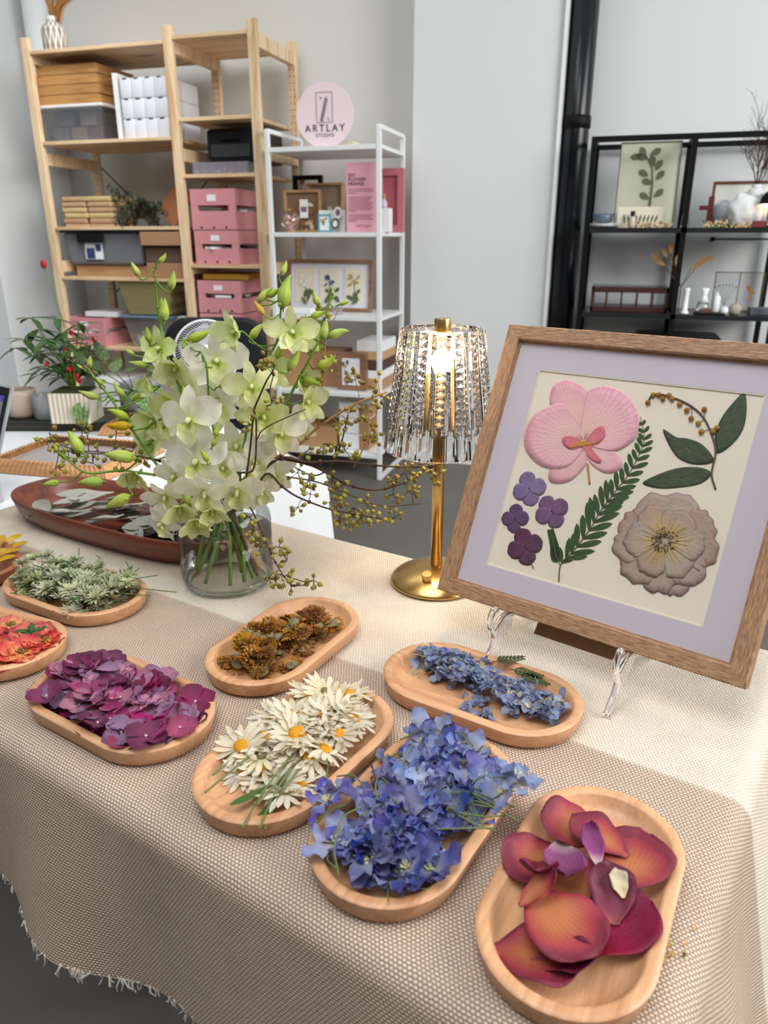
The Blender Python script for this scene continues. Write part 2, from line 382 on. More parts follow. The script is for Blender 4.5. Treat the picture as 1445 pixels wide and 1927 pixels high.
# top vase with dried grass
v0 = ATY(95, 82, WF+.1); vx = v0.x
t = thing('patterned_vase', 'white bottle vase with grey diamond pattern on top of the pine shelving', 'vase', (vx, WF+.14, 2.166))
nm = NT('diamond_glaze'); x_, y_, _v = nm.attr()
zf = nm.math('PINGPONG', nm.math('MULTIPLY', x_, 3.4), .5); af = nm.math('PINGPONG', nm.math('MULTIPLY', y_, 14), .5)
dd = nm.math('ABSOLUTE', nm.math('SUBTRACT', nm.math('ADD', zf, af), .5)); dk = nm.math('GREATER_THAN', dd, .12)
nm.col(nm.mix(nm.math('MULTIPLY', dk, nm.math('LESS_THAN', x_, .62)), srgb(225, 224, 216), srgb(150, 134, 126)))
MB().lathe([(.055, 0), (.062, .01), (.064, .05), (.065, .1), (.06, .125), (.045, .14), (.033, .15), (.032, .16), (.034, .175), (.03, .175), (.028, .16), (.03, .14)], 40, cap=True).build('body', nm.m, t, smooth=True)
random.seed(3); mb = MB()
for k in range(60):
    a = random.uniform(-.9, .9); L = random.uniform(.16, .34); dx = random.uniform(.05, .30) if k % 3 else random.uniform(-.08, .1)
    mb.tube([(random.uniform(-.02, .02), random.uniform(-.02, .02), .1), (dx*.25, a*.03, .22), (dx*.7, a*.06, .26+L*.15), (dx*1.1, a*.09, .27+L*.1*random.uniform(-1, 1.5))], [.0022, .002, .0014, .0005], 5)
simple('dried_grass_bunch', 'bunch of rust brown dried grass standing in the patterned vase', 'dried grass', mb, M_('dried_grass', srgb(188, 128, 72), .8, rv=.2), smooth=True, loc=(vx, WF+.14, 2.166))
# bamboo trays on clear box
a = ATY(62, 205, WF+.06); b_ = ATY(192, 205, WF+.06); bx0, bx1 = a.x+.03, b_.x
cx = (bx0+bx1)/2; bw = bx1-bx0
t = thing('clear_storage_box', 'clear plastic storage box with white lid under the bamboo trays', 'storage box', (cx, WF+.24, 1.736))
mb = MB(); k_ = [(-.5, -.16, .88), (.5, -.16, .88)]
def tub(mb, w0, w1, d0, d1, h, mi=0):
    mb.add([(-w0/2,-d0/2,0),(w0/2,-d0/2,0),(w0/2,d0/2,0),(-w0/2,d0/2,0),(-w1/2,-d1/2,h),(w1/2,-d1/2,h),(w1/2,d1/2,h),(-w1/2,d1/2,h)],
           [(0,3,2,1),(4,5,6,7),(0,1,5,4),(1,2,6,5),(2,3,7,6),(3,0,4,7)], None, mi)
tub(mb, bw*.78, bw*.96, .28, .36, .165); mb.build('body', thin('frosted_plastic', (.9, .92, .95, 1), .04, .2, .25, srgb(170, 175, 182)), t, bev=.008)
MB().box(-bw/2, bw/2, -.18, .18, .166, .182).build('lid', m_whitep, t, bev=.004)
mb = MB()
for k, (p, q) in enumerate([(-.28, 0), (.0, 0), (.26, 0), (-.2, 1), (.16, 1)]):
    mb.box(p*bw-bw*.12, p*bw+bw*.12, -.12, .12, .004+q*.08, .004+q*.08+.074, mi=k % 3)
mb.build('contents', [M_('grey_cloth', srgb(120, 126, 138), .9), M_('greige_cloth', srgb(166, 156, 148), .9), M_('plum_cloth', srgb(120, 92, 106), .9)], t)['kind'] = 'stuff'
for k in range(4):
    z = 1.919+k*.047; t = thing('bamboo_tray', ['bamboo tray directly on the white box lid, lowest of four', 'bamboo tray second from bottom of the stack', 'bamboo tray second from top of the stack', 'topmost bamboo tray of the stack under the top pine board'][k], 'tray', (cx-.005+.004*(k % 2), WF+.24, z), 0, 'stacked bamboo trays')
    mb = MB(); W2 = bw*.46; D2 = .17
    mb.box(-W2, W2, -D2, -D2+.012, 0, .045); mb.box(-W2, W2, D2-.012, D2, 0, .045); mb.box(-W2, -W2+.012, -D2+.012, D2-.012, 0, .045); mb.box(W2-.012, W2, -D2+.012, D2-.012, 0, .045)
    mb.box(-W2+.01, W2-.01, -D2+.01, D2-.01, .003, .009); mb.build('body', m_bamboo, t, bev=.002)
# white frame and stacked white boxes
a = ATY(222, 250, WF+.05)
t = thing('white_display_box', 'narrow white frame standing on edge between bamboo trays and white boxes', 'frame', (a.x+.012, WF+.05, 1.736))
mb = MB().box(-.012, .012, 0, .02, 0, .31).box(-.012, .012, .02, .3, .29, .31).box(-.012, .012, .02, .3, 0, .02).box(-.012, .012, .28, .3, .02, .29); mb.build('rim', m_white, t, bev=.001)
MB().box(-.004, .004, .02, .28, .02, .29).build('backing', m_bamboo, t)
m_box = M_('white_box', srgb(226, 228, 236), .35, rv=.08)
x0 = a.x+.04; dims = .068
bm_ = MB().box(0, dims-.002, 0, .16, 0, .093).mesh('gift_box', m_box)
lb = MB().box(.02, .045, -.001, 0, .087, .0925).mesh('tab', m_dark)
rows = ['bottom', 'middle', 'top']; cols = ['left', 'second', 'third', 'right']
for dpt in range(2):
  for i in range(4):
    for j in range(3):
        t = thing('white_gift_box', f'white upright gift box, {rows[j]} row and {cols[i]} column of the {"front" if dpt==0 else "rear"} block', 'box', (x0+i*dims, WF+.05+dpt*.165, 1.737+j*.0945), 0, 'stacked white gift boxes')
        obj('carton', bm_, t, bev=.003)
        if dpt == 0: obj('tab', lb, t)
# kraft packs on the grey tote
tx0, tx1 = ATY(98, 428, WF+.02).x+.035, ATY(232, 428, WF+.02).x+.1
t = thing('grey_tote', 'grey plastic tote with dark lid and black latch on the left bay shelf', 'storage box', ((tx0+tx1)/2, WF+.22, 1.10))
tw = tx1-tx0
mb = MB(); tub(mb, tw*.9, tw*.97, .32, .36, .17); mb.build('body', thin('grey_tote_plastic', (.8, .82, .85, 1), .05, .3, .72, srgb(140, 142, 148)), t, bev=.015)
MB().box(-tw/2, tw/2, -.19, .19, .171, .19).build('lid', M_('slate_plastic', srgb(62, 68, 76), .5), t, bev=.004)
MB().box(-tw*.28, tw*.05, -.2, -.186, .12, .168).build('latch', m_blackp, t, bev=.004)
MB().box(-tw*.22, 0, -.178, -.176, .03, .12).build('sticker', m_paper, t)
mb = MB().box(-tw*.2, -tw*.1, -.181, -.178, .035, .09); mb.box(-tw*.08, -tw*.02, -.181, -.178, .075, .11); mb.build('sticker_print', M_('navy_ink', srgb(50, 70, 110), .6), t)
# supports of the tote: flat cartons
simple('flat_carton', 'flat brown carton lying under the grey tote on the left bay shelf', 'box', MB().box(tx0+.045, tx1+.0, WF+.08, WF+.42, 1.036, 1.095), m_card, bev=.002)
zl = 1.10+.191
for c_ in range(2):
    for k in range(6):
        random.seed(k+c_*9); x = tx0+.075+c_*.17; j = random.uniform(-.006, .006)
        o = simple('kraft_parcel', ['left stack', 'right stack'][c_]+' of kraft parcels on grey tote, '+['lowest', 'second from bottom', 'third from bottom', 'third from top', 'second from top', 'topmost'][k]+' parcel', 'parcel',
                   MB().box(-.08, .08, -.12, .12, 0, .028), m_kraft, 'kraft parcels on the grey tote', bev=.009, loc=(x+j+.015, WF+.19, zl+.0285*k)); o.rotation_euler = (0, 0, j*4)
# dried eucalyptus bunch
t = thing('dried_foliage_bunch', 'dark grey-green bunch of dried foliage lying by the kraft parcels', 'dried foliage', ATY(262, 410, WF+.1))
random.seed(11); lf = MB(); st = MB()
for k in range(34):
    d_ = Vector((random.gauss(0, 1), random.gauss(0, .5), random.gauss(.1, .5))).normalized()*random.uniform(.08, .17)
    if k < 3: d_ = Vector((-.13-.02*k, -.02, .11+.03*k))
    p = smooth_path([(0, 0, 0), d_*.5+Vector((0, 0, .02)), d_+Vector((0, 0, -.02))], 3); st.tube(p, .0018, 5)
    for q in p[1:]:
        for r_ in range(3):
            lf.petal(.038, .013, TR(q) @ look(Vector((random.gauss(0, 1), random.gauss(0, 1), random.gauss(0, 1)))) , nx=2, ny=3, curl=.2)
lf.build('leaves', M_('dusty_green', srgb(78, 88, 68), .8, rv=.2, mott=.3, mscale=30), t)['kind'] = 'stuff'; st.build('stems', m_twig, t)
# cartons on the right half of the left bay
cx0 = tx1+.012
def carton(name, label, x0, x1, y0, y1, z0, z1, m=None):
    t = thing(name, label, 'box', ((x0+x1)/2, (y0+y1)/2, z0)); w2, d2, h = (x1-x0)/2, (y1-y0)/2, z1-z0
    MB().box(-w2, w2, -d2, d2, 0, h).build('body', m or m_card, t, bev=.003); MB().box(-w2*.98, w2*.98, -.02, .02, h, h+.0008).build('tape', M_('packing_tape', srgb(160, 120, 80), .3), t); return t
xe = WX[1]-.03
carton('carton', 'flat brown carton below the dried foliage, upper of two', cx0-.0, xe, WF+.0, WF+.35, 1.205, 1.275)
carton('carton', 'flat brown carton sitting on left bay shelf, lower of two', cx0+.01, xe, WF+.02, WF+.38, 1.037, 1.115)
carton('carton', 'dark wrapped parcel between the two flat brown cartons', cx0+.005, xe-.01, WF+.03, WF+.36, 1.118, 1.2, M_('dusk_brown_paper', srgb(104, 80, 66), .7))
mb = MB().box(-.1, .1, -.003, .003, 0, .16); o = simple('kraft_board', 'orange-brown kraft board leaning at the end of the left bay', 'board', mb, M_('orange_kraft', srgb(170, 110, 70), .8), loc=(xe-.06, WF+.16, 1.28)); o.rotation_euler = (rad(-20), rad(-48), 0); o.location.z = 1.37
# lower left bay: basket, papers, blue-lid box
t = thing('woven_basket', 'olive yellow woven plastic basket on lower shelf of left bay', 'basket', ((ATY(207, 540, WF).x+ATY(325, 540, WF).x)/2, WF+.17, .83))
nm = NT('woven_plastic'); co = nm.coord(); ck = nm.new('TexWave'); ck.inputs['Scale'].default_value = 26; nm.link(co, ck.inputs[0]); c2 = nm.new('TexWave', bands_direction='Z'); c2.inputs['Scale'].default_value = 26; nm.link(co, c2.inputs[0])
h_ = nm.math('MULTIPLY', ck.outputs['Fac'], c2.outputs['Fac']); nm.col(nm.mix(h_, srgb(128, 116, 72), srgb(196, 184, 128))); nm.bump(h_, .6, .004); nm.b.inputs['Roughness'].default_value = .6
mb = MB(); tub(mb, .27, .345, .24, .3, .195); mb.build('body', nm.m, t, bev=.006)
MB().box(-.178, .178, -.155, .155, .182, .197).build('rim', M_('olive_plastic', srgb(186, 174, 122), .5), t, bev=.004)
t = thing('blue_lid_box', 'clear box with blue-grey lid of white fluff under the woven basket', 'storage box', ((ATY(218, 600, WF).x+ATY(322, 600, WF).x)/2, WF+.18, .646))
mb = MB(); tub(mb, .25, .31, .24, .3, .165); mb.build('body', thin('clear_tub', (.95, .96, .97, 1), .06, .1, .12), t, bev=.006)
MB().box(-.165, .165, -.165, .165, .166, .18).build('lid', M_('blue_grey_plastic', srgb(104, 124, 146), .4), t, bev=.004)
mb = MB(); random.seed(2)
for k in range(40): mb.ball((random.uniform(-.1, .1), random.uniform(-.1, .1), random.uniform(.02, .08)), random.uniform(.015, .028), 4)
mb.build('white_fluff', m_cream, t, smooth=True)['kind'] = 'stuff'
simple('paper_stack', 'stack of white printed papers lying on the pink crate behind the plant', 'papers', MB().box(-.11, .11, -.12, .12, 0, .028), m_paper, bev=.001, loc=(ATY(172, 580, WF).x-.0, WF+.2, .808))
# floor level bags
for k, (px, py, lbl, m) in enumerate([(215, 690, 'pale grey folded bag on the lowest pine board, left one', m_whitep), (290, 690, 'pale plastic bag on the lowest pine board, right one', M_('pale_plastic', srgb(190, 190, 192), .4))]):
    o = simple('folded_bag', lbl, 'bag', MB().box(-.15, .15, -.14, .14, 0, .26), m, bev=.05, loc=(ATY(px, py, WF+.1).x, WF+.2, .201)); o.modifiers[0].segments = 4
t = thing('round_tin', 'silver ring shaped embroidery hoop leaning in the left bay by the post', 'hoop', (ATY(338, 600, WF+.06).x, WF+.1, .735))
mb = MB(); mb.tube([(.085*cos(a*PI/16), 0, .085*sin(a*PI/16)) for a in range(33)], .006, 8, cap=False); mb.build('ring', m_whitep, t, smooth=True)
t.name = 'embroidery_hoop'
o = simple('red_paper_flower', 'red artificial flower on thin stem leaning at the left pine post', 'flower', MB().ball((0, 0, 0), .026, 7, sc=(.8, .5, 1)).tube([(0, 0, -.02), (.05, .0, -.2), (.08, .0, -.35)], .003, 6, mi=1), [M_('red_cloth', srgb(176, 40, 44), .6), m_stem], smooth=True, loc=ATY(82, 497, WF-.05))

# ------------------------------------------------------------------ white metal rack
XL, XR, YF, YB = -1.735, -1.16, 3.713, 4.13
wr = thing('white_metal_rack', 'white metal rack with open shelves between pine shelving and column', 'rack')
for x in (XL, XR):
    for y in (YF, YB): MB().box(x-.012, x+.012, y-.012, y+.012, 0, 1.74).build('post', m_white, wr, bev=.003)
    for z in (1.74, .012, 1.655, 1.265, .86, .465): MB().box(x-.009, x+.009, YF, YB, z-.012, z+.006).build('side_rail', m_white, wr)
for z in (1.661, 1.271, .866, .471, .14):
    MB().box(XL+.01, XR-.01, YF-.01, YB+.01, z-.022, z).build('shelf', m_white, wr, bev=.002)
RS = dict(top=1.662, mid=1.272, low=.867, bot=.472, base=.141)

def text_mesh(body, size, ext=.001, sp=1.0, align='CENTER', bold=0):
    c = bpy.data.curves.new('text', 'FONT'); c.body = body; c.size = size; c.extrude = ext; c.align_x = align; c.space_character = sp; c.offset = bold
    o = bpy.data.objects.new('text', c); COL.objects.link(o); bpy.context.view_layer.update()
    me = bpy.data.meshes.new_from_object(o.evaluated_get(bpy.context.evaluated_depsgraph_get())); bpy.data.objects.remove(o); me.materials.clear(); return me
def text(body, size, parent, loc, m, rot=(PI/2, 0, 0), **k):
    me = text_mesh(body, size, **k); me.materials.append(m); return obj('lettering', me, parent, loc, rot)
# round sign
c = ATY(611, 209, 3.82); R_ = (ATY(664, 209, 3.82).x-ATY(557, 209, 3.82).x)/2; RZs = (ATY(611, 146, 3.82).z-ATY(611, 272, 3.82).z)/2
t = thing('round_sign', 'round pale pink sign reading ARTLAY STUDIO on top of the white rack', 'sign', (c.x, 3.82, 1.6625+RZs))
mb = MB().lathe([(1e-4, -.004), (1, -.004), (1, .004), (1e-4, .004)], 64, M=RX(PI/2) @ Matrix.Diagonal((R_, RZs, 1, 1))); mb.build('disc', M_('pale_pink_board', srgb(240, 220, 226), .5), t)
m_ink = M_('sign_ink', srgb(46, 38, 44), .6)
text('ARTLAY', .045, t, (0, -.0045, -.072), m_ink, sp=1.4, bold=.0003)
text('STUDIO', .023, t, (0, -.0045, -.096), m_ink, sp=1.25, bold=0)
mb = MB(); fx, fz, fw, fh = -.003, .033, .042, .066
for q in [(-fw, -fw+.0015, -fh, fh), (fw-.0015, fw, -fh, fh), (-fw, fw, -fh, -fh+.0015), (-fw, fw, fh-.0015, fh)]: mb.box(q[0], q[1], -.006, -.0042, q[2]+fz, q[3]+fz)
mb.tube([(-.018, -.0055, -.03), (-.004, -.0055, .025), (.012, -.0055, .08)], .0012, 5)
for k in range(9):
    a_ = k/9; x = -.016+.028*a_; z = -.028+.1*a_
    for s_ in (-1, 1): mb.petal(.016, .0045, TR(x, -.0056, z) @ RX(PI/2) @ RZ(s_*rad(-38)-.25), nx=2, ny=3)
mb.build('sprig_emblem', m_ink, t)
text('L', .022, t, (.022, -.0045, -.024), m_ink); text('A', .016, t, (-.018, -.0045, .07), m_ink)
simple('cream_box', 'small cream paper box beside the round sign on the white rack', 'box', MB().box(ATY(628, 258, 3.9).x, ATY(668, 258, 3.9).x, 3.87, 3.97, RS['top'], RS['top']+.035), m_cream, bev=.002)
def pframe(name, label, x0, x1, zb, h, y, m, bar=.015, dep=.025, lean=0, back=None, parts=True):
    t = thing(name, label, 'frame', ((x0+x1)/2, y, zb)); t.rotation_euler = (-lean, 0, 0); w2 = (x1-x0)/2
    mb = MB().box(-w2, w2, 0, dep, 0, bar).box(-w2, w2, 0, dep, h-bar, h).box(-w2, -w2+bar, 0, dep, bar, h-bar).box(w2-bar, w2, 0, dep, bar, h-bar)
    mb.build('moulding', m, t, bev=.0015)
    if back: MB().box(-w2+bar, w2-bar, dep*.6, dep*.75, bar, h-bar).build('backing', back, t)
    return t
m_lw = wood('light_wood', srgb(196, 156, 104), srgb(160, 116, 72), 0, 40, .5)
m_pane = thin('frame_pane', (.97, .97, .97, 1), .06, .05)
def X_(px, py, Y): return ATY(px, py, Y).x
def Z_(px, py, Y): return ATY(px, py, Y).z
def bits(mb, n, x0, x1, y, z0, z1, s, seed, mi=1, mi0=0):
    random.seed(seed)
    for k in range(n): mb.petal(s*random.uniform(.6, 1.3), s*random.uniform(.3, .8), TR(random.uniform(x0, x1), y-random.random()*.004, random.uniform(z0, z1)) @ RX(PI/2) @ RZ(random.uniform(0, 6.3)), nx=2, ny=3, mi=mi0+k % mi, curl=.1)
    return mb
m_d1 = M_('dried_brown', srgb(130, 92, 62), .8); m_d2 = M_('dried_cream', srgb(216, 196, 160), .8); m_d3 = M_('dried_maroon', srgb(96, 34, 42), .8); m_d4 = M_('dried_pink', srgb(222, 150, 160), .8); m_d5 = M_('dried_green', srgb(92, 108, 74), .8); m_d6 = M_('dried_gold', srgb(186, 152, 96), .8)
t = pframe('framed_picture', 'black framed picture with pressed blossoms at rear of rack middle shelf', X_(548, 330, 4.06), X_(603, 330, 4.06), RS['mid'], .29, 4.06, m_black, .022, lean=rad(3))
MB().box(-.06, .06, .015, .018, .022, .268).build('glass_sheet', m_pane, t); bits(MB(), 12, -.05, .05, .012, .15, .26, .03, 4, 3).build('pressed_blossoms', [m_d4, m_d1, m_d2], t)
t = pframe('framed_picture', 'light wood frame with dark red pressed petals behind the smaller frame', X_(576, 340, 3.98), X_(643, 340, 3.98), RS['mid'], .245, 3.98, m_lw, .012, lean=rad(3), back=M_('taupe_card', srgb(150, 128, 108), .8))
bits(MB(), 3, -.06, .0, .01, .12, .18, .05, 8, 1).build('dark_red_petals', [m_d3], t); bits(MB(), 26, -.06, .07, .012, .03, .12, .035, 9, 3).build('dried_bits', [m_d1, m_d6, m_d2], t)
t = pframe('framed_picture', 'small light wood frame with white card in front of the larger frame', X_(533, 360, 3.87), X_(602, 360, 3.87), RS['mid'], .205, 3.87, m_lw, .012, back=M_('umber_card', srgb(128, 100, 78), .8))
bits(MB(), 26, -.07, .07, .012, .02, .15, .035, 19, 3).build('dried_bits', [m_d1, m_d6, m_d2], t)
MB().box(-.015, .03, .004, .008, .07, .16).build('white_card', m_paper, t); MB().box(-.009, .024, .003, .004, .1, .125).build('card_print', M_('grey_print', srgb(110, 112, 120), .7), t)
bx = X_(548, 420, 3.8)
t = thing('glass_dome_display', 'round clear display globe with pink and yellow flowers on the rack', 'display', (bx, 3.79, RS['mid']))
MB().ball((0, 0, .053), .052, 12).build('globe', thin('globe_glass', (.98, .93, .92, 1), .1, .02), t, smooth=True); MB().lathe([(.03, 0), (.034, .006), (.03, .008)], 20).build('base', m_lw, t)
mb = MB(); bits(mb, 14, -.025, .025, 0, .03, .08, .024, 21, 3); mb.build('flowers', [m_d4, m_d6, m_d2], t)
t = pframe('framed_picture', 'tiny teal frame with a pressed flower leaning on the white block', X_(598, 410, 3.80), X_(622, 410, 3.80), RS['mid']+.028, .085, 3.80, M_('teal_paint', srgb(96, 172, 184), .5), .008, .008, back=m_paper)
t.location.z = RS['mid']+.001
bits(MB(), 5, -.012, .012, .003, .03, .06, .02, 31, 2).build('pressed_flower', [m_d5, m_d6], t)
simple('white_block', 'white display block behind the tiny teal frame and pendants', 'block', MB().box(X_(600, 410, 3.83), X_(646, 410, 3.83), 3.83, 3.86, RS['mid'], RS['mid']+.105), m_paper, bev=.001)
for (px, py, lbl, mo, rr) in [(636, 400, 'white oval flower pendant leaning on the white block', m_white, .021), (631, 421, 'dark olive oval flower pendant leaning below the white pendant', M_('olive_metal', srgb(92, 92, 56), .5), .02)]:
    p = ATY(px, py, 3.80); p.z = max(p.z, RS['mid']+rr*1.35)
    t = thing('oval_pendant', lbl, 'pendant', p); MB().lathe([(1e-4, -.003), (rr, -.003), (rr, .003), (1e-4, .003)], 24, M=RX(PI/2) @ Matrix.Diagonal((1, 1.3, 1, 1))).build('setting', mo, t)
    MB().lathe([(1e-4, -.001), (rr*.6, -.001), (rr*.6, .001), (1e-4, .001)], 20, M=TR(0, -.0035, 0) @ RX(PI/2) @ Matrix.Diagonal((1, 1.3, 1, 1))).build('inlay', m_paper if rr < .0205 else M_('mauve_inlay', srgb(130, 100, 120), .6), t)
# pink sign
x0, x1 = X_(650, 370, 3.76), X_(708, 370, 3.76); h_ = Z_(650, 307, 3.76)-RS['mid']
t = thing('pink_info_sign', 'tall pink printed sign with dark heading leaning by the rack post', 'sign', ((x0+x1)/2+.004, 3.76, RS['mid']+.001)); w2 = (x1-x0)/2
MB().box(-w2, w2, 0, .006, 0, h_).build('board', M_('pink_card', srgb(232, 168, 184), .6), t)
for k, s_ in enumerate(['DIY', 'FLOWER', 'FRAMES']): text(s_, .022, t, (-w2+.012, -.0008, h_*.80-k*h_*.062), m_ink, align='LEFT', bold=0, sp=1.1)
mb = MB(); random.seed(6); m_lt = M_('soft_ink', srgb(150, 92, 108), .7)
for k in range(17):
    if k in (3, 12): continue
    z = h_*.62-k*h_*.029; mb.box(-w2+.012, -w2+.012+(2*w2-.024)*(random.uniform(.8, 1) if k not in (2, 11, 16) else .3), -.0009, 0, z, z+.0028)
mb.build('printed_lines', m_lt, t); text('ARTLAY', .017, t, (.01, -.0008, h_*.07), m_lt, sp=1.4)
simple('white_block', 'white block on the rack end beside the pink sign', 'block', MB().box(X_(715, 410, 3.78), X_(733, 410, 3.78), 3.78, 3.83, RS['mid'], RS['mid']+.11), m_paper, bev=.002)
t = thing('tiny_bottle', 'tiny lilac bottle with gold cap on the white block', 'bottle', ((X_(715, 410, 3.8)+X_(733, 410, 3.8))/2-.006, 3.805, RS['mid']+.111))
MB().lathe([(.016, 0), (.017, .01), (.015, .03), (.007, .04), (.007, .045)], 16).build('body', M_('lilac_glass', srgb(206, 184, 206), .2), t, smooth=True); MB().lathe([(.008, .045), (.008, .06), (.004, .065)], 12).build('cap', m_d6, t)
t = pframe('framed_picture', 'deep pink empty frame leaning on the wall end of the rack', X_(712, 400, 4.1), X_(763, 400, 4.1), RS['mid']+.001, Z_(740, 318, 4.1)-RS['mid'], 4.06, M_('rose_paint', srgb(204, 122, 130), .6), .035, .03, back=M_('rose_paint_deep', srgb(190, 106, 114), .6))
# triple botanical frame
fx0, fx1 = X_(540, 530, 3.95), X_(700, 530, 3.95); h_ = (Z_(540, 488, 3.95)-RS['low'])/cos(rad(8))
m_bf = wood('brown_frame_wood', srgb(158, 118, 92), srgb(120, 84, 62), 0, 40, .5)
t = pframe('framed_picture', 'long brown frame with three botanical prints on the white rack', fx0, fx1, RS['low']+.001, h_, 3.93, m_bf, .02, .02, lean=rad(8), back=M_('white_mount', srgb(226, 228, 240), .7)); ww = fx1-fx0
for k in range(3):
    xc = (-1+k)*ww*.29; s_ = MB().box(xc-ww*.115, xc+ww*.115, .0095, .0115, .045, h_-.045); pn = s_.build('print', m_cream, t)
    g = MB(); g.tube([(xc, .008, .06), (xc+.004, .008, .11), (xc, .008, h_*.62)], .0022, 5); bits(g, 8, xc-.03, xc+.03, .008, .06, .10, .04, 50+k)
    g.build('print_leaves', m_d5, t); bits(MB(), 7, xc-.012, xc+.012, .007, h_*.55, h_*.68, .028, 60+k).build('print_bloom', [m_paper, M_('print_blue', srgb(70, 80, 150), .7), m_d6][k], t)
simple('acrylic_block', 'small clear and white boxes on the low shelf in front of the triple frame', 'block', MB().box(X_(625, 590, 3.76), X_(640, 590, 3.76), 3.76, 3.80, RS['low'], RS['low']+.045), m_clear, bev=.001)
simple('paper_bundle', 'white paper bundle lying before the triple frame near left post', 'papers', MB().box(X_(520, 590, 3.76), X_(590, 590, 3.76), 3.74, 3.86, RS['low'], RS['low']+.03), m_paper, bev=.008)
# low shelf cartons
def rc(px0, px1, py0, z0, Y, dep, label, m=None, zt=None):
    x0, x1 = X_(px0, py0, Y), X_(px1, py0, Y); carton('carton', label, x0, x1, Y, Y+dep, z0+.001, zt or Z_(px0, py0, Y), m)
rc(520, 584, 640, RS['bot'], 3.80, .2, 'brown carton at left on the rack shelf below the triple frame')
rc(586, 640, 660, RS['bot'], 3.84, .2, 'brown carton behind the small framed print box')
t = thing('framed_print_box', 'brown kraft framed print with white floral card on the rack', 'frame', (X_(660, 700, 3.77), 3.77, RS['bot']+.001)); w2 = (X_(690, 700, 3.77)-X_(636, 700, 3.77))/2; h_ = Z_(660, 665, 3.77)-RS['bot']
MB().box(-w2, w2, 0, .05, 0, h_).build('box_body', m_bf, t, bev=.002); MB().box(-w2*.6, w2*.62, -.002, 0, h_*.14, h_*.86).build('print', m_paper, t); bits(MB(), 14, -w2*.5, w2*.4, -.003, h_*.2, h_*.75, .03, 71, 2).build('print_bloom', [m_d5, m_d6], t)
for k, (z0, z1, m, lb_) in enumerate([(.473, .53, m_card, 'brown box, lowest in the pile at the rack right end'), (.531, .575, m_paper, 'white flat box, second in the pile at the rack right end'), (.576, .63, M_('chocolate_card', srgb(84, 56, 42), .7), 'dark brown box, middle of the pile at the rack right end'), (.631, .675, M_('tan_card', srgb(196, 160, 116), .7), 'tan box near top of the pile at the rack right end'), (.676, .73, m_paper, 'white box, topmost of the pile at the rack right end')]):
    simple('flat_box', lb_, 'box', MB().box(-1.345+.006*k, -1.178, 3.82, 4.08, z0, z1), m, 'flat boxes at the rack right end', bev=.002)
rc(545, 632, 800, RS['base'], 3.78, .25, 'large brown carton on the rack bottom shelf at left')
for k, (py0, py1) in enumerate([(815, 850), (780, 815), (748, 780)]):
    z0, z1 = RS['base']+.001+k*.088, RS['base']+.085+k*.088
    t = thing('white_ream_box', ['white paper ream box lowest on rack bottom shelf', 'white paper ream box second on rack bottom shelf', 'white paper ream box topmost on rack bottom shelf'][k], 'box', (-1.33, 3.78, z0), 0, 'ream boxes on the rack bottom shelf'); MB().box(-.085, .085, 0, .24, 0, .084).build('body', m_paper, t, bev=.003); MB().box(.03, .086, -.001, .24, .002, .082).build('end_wrap', m_card, t)

# ------------------------------------------------------------------ black metal shelf
BX = (-.19, .255, .70); BF, BB = 4.0, 4.36
bs = thing('black_metal_shelf', 'black square-tube metal open shelf standing against the right wall', 'shelf')
for x in BX:
    for y in (BF, BB): MB().box(x-.012, x+.012, y-.012, y+.012, 0, 1.69).build('post', m_black, bs)
    for z in (1.69, 1.29, .895, .5): MB().box(x-.01, x+.01, BF, BB, z-.02, z).build('side_rail', m_black, bs)
for y in (BF, BB): MB().box(BX[0], BX[2], y-.011, y+.011, 1.666, 1.69).build('top_rail', m_black, bs)
m_sb = M_('dark_board', srgb(36, 38, 40), .25)
for z in (1.29, .895, .5): MB().box(BX[0]+.005, BX[2]-.005, BF-.012, BB+.012, z-.022, z).build('shelf_board', m_sb, bs)
z1 = 1.291; z2 = .896
# art print
x0, x1 = X_(1155, 410, 4.12), X_(1268, 410, 4.12)
t = pframe('botanical_art_print', 'tall thin framed grey-green botanical print on the black shelf', x0, x1, z1, Z_(1200, 268, 4.2)-z1, 4.12, M_('bronze_edge', srgb(86, 70, 54), .5), .004, .012, lean=rad(6), back=M_('sage_paper', srgb(196, 198, 176), .8, mott=.06, mscale=8))
mb = MB(); mb.tube([(.022, .005, .10), (.024, .005, .2), (.015, .005, .27), (-.02, .005, .33)], [.006, .004, .003, .002], 6)
for (x, z, a) in [(.05, .13, -50), (.02, .12, 60), (.03, .2, 70), (.05, .22, -40), (.0, .24, 60), (.04, .27, -30), (.03, .29, 20), (-.02, .33, 70), (-.03, .34, 30), (.0, .35, -60), (-.05, .35, 100)]:
    mb.petal(.052, .03, TR(x*.75, .004, .03+z*.86) @ RX(PI/2) @ RZ(rad(a)), nx=3, ny=5)
mb.build('leaf_drawing', M_('sage_ink', srgb(100, 106, 84), .8), t)
t = thing('fern_card', 'cream card with row of pressed ferns in front of the botanical print', 'card', (X_(1205, 405, 4.07), 4.07, z1)); w2 = .105
MB().box(-w2, w2, 0, .004, 0, .095).build('card', m_cream, t); mb = MB()
for k in range(9): mb.petal(.04, .01, TR(-.07+k*.017, -.001, .02) @ RX(PI/2) @ RZ(.15-.06*k), nx=2, ny=3)
mb.build('pressed_ferns', m_d5, t)
t = thing('dropper_bottle', 'small clear bottle with black cap in front of the fern card', 'bottle', (X_(1190, 410, 4.03), 4.03, z1)); MB().lathe([(.014, 0), (.015, .004), (.015, .045), (.009, .052)], 16).build('body', M_('frosted_glass', srgb(190, 186, 172), .2), t, smooth=True); MB().lathe([(.011, .052), (.011, .075)], 16).build('cap', m_blackp, t)
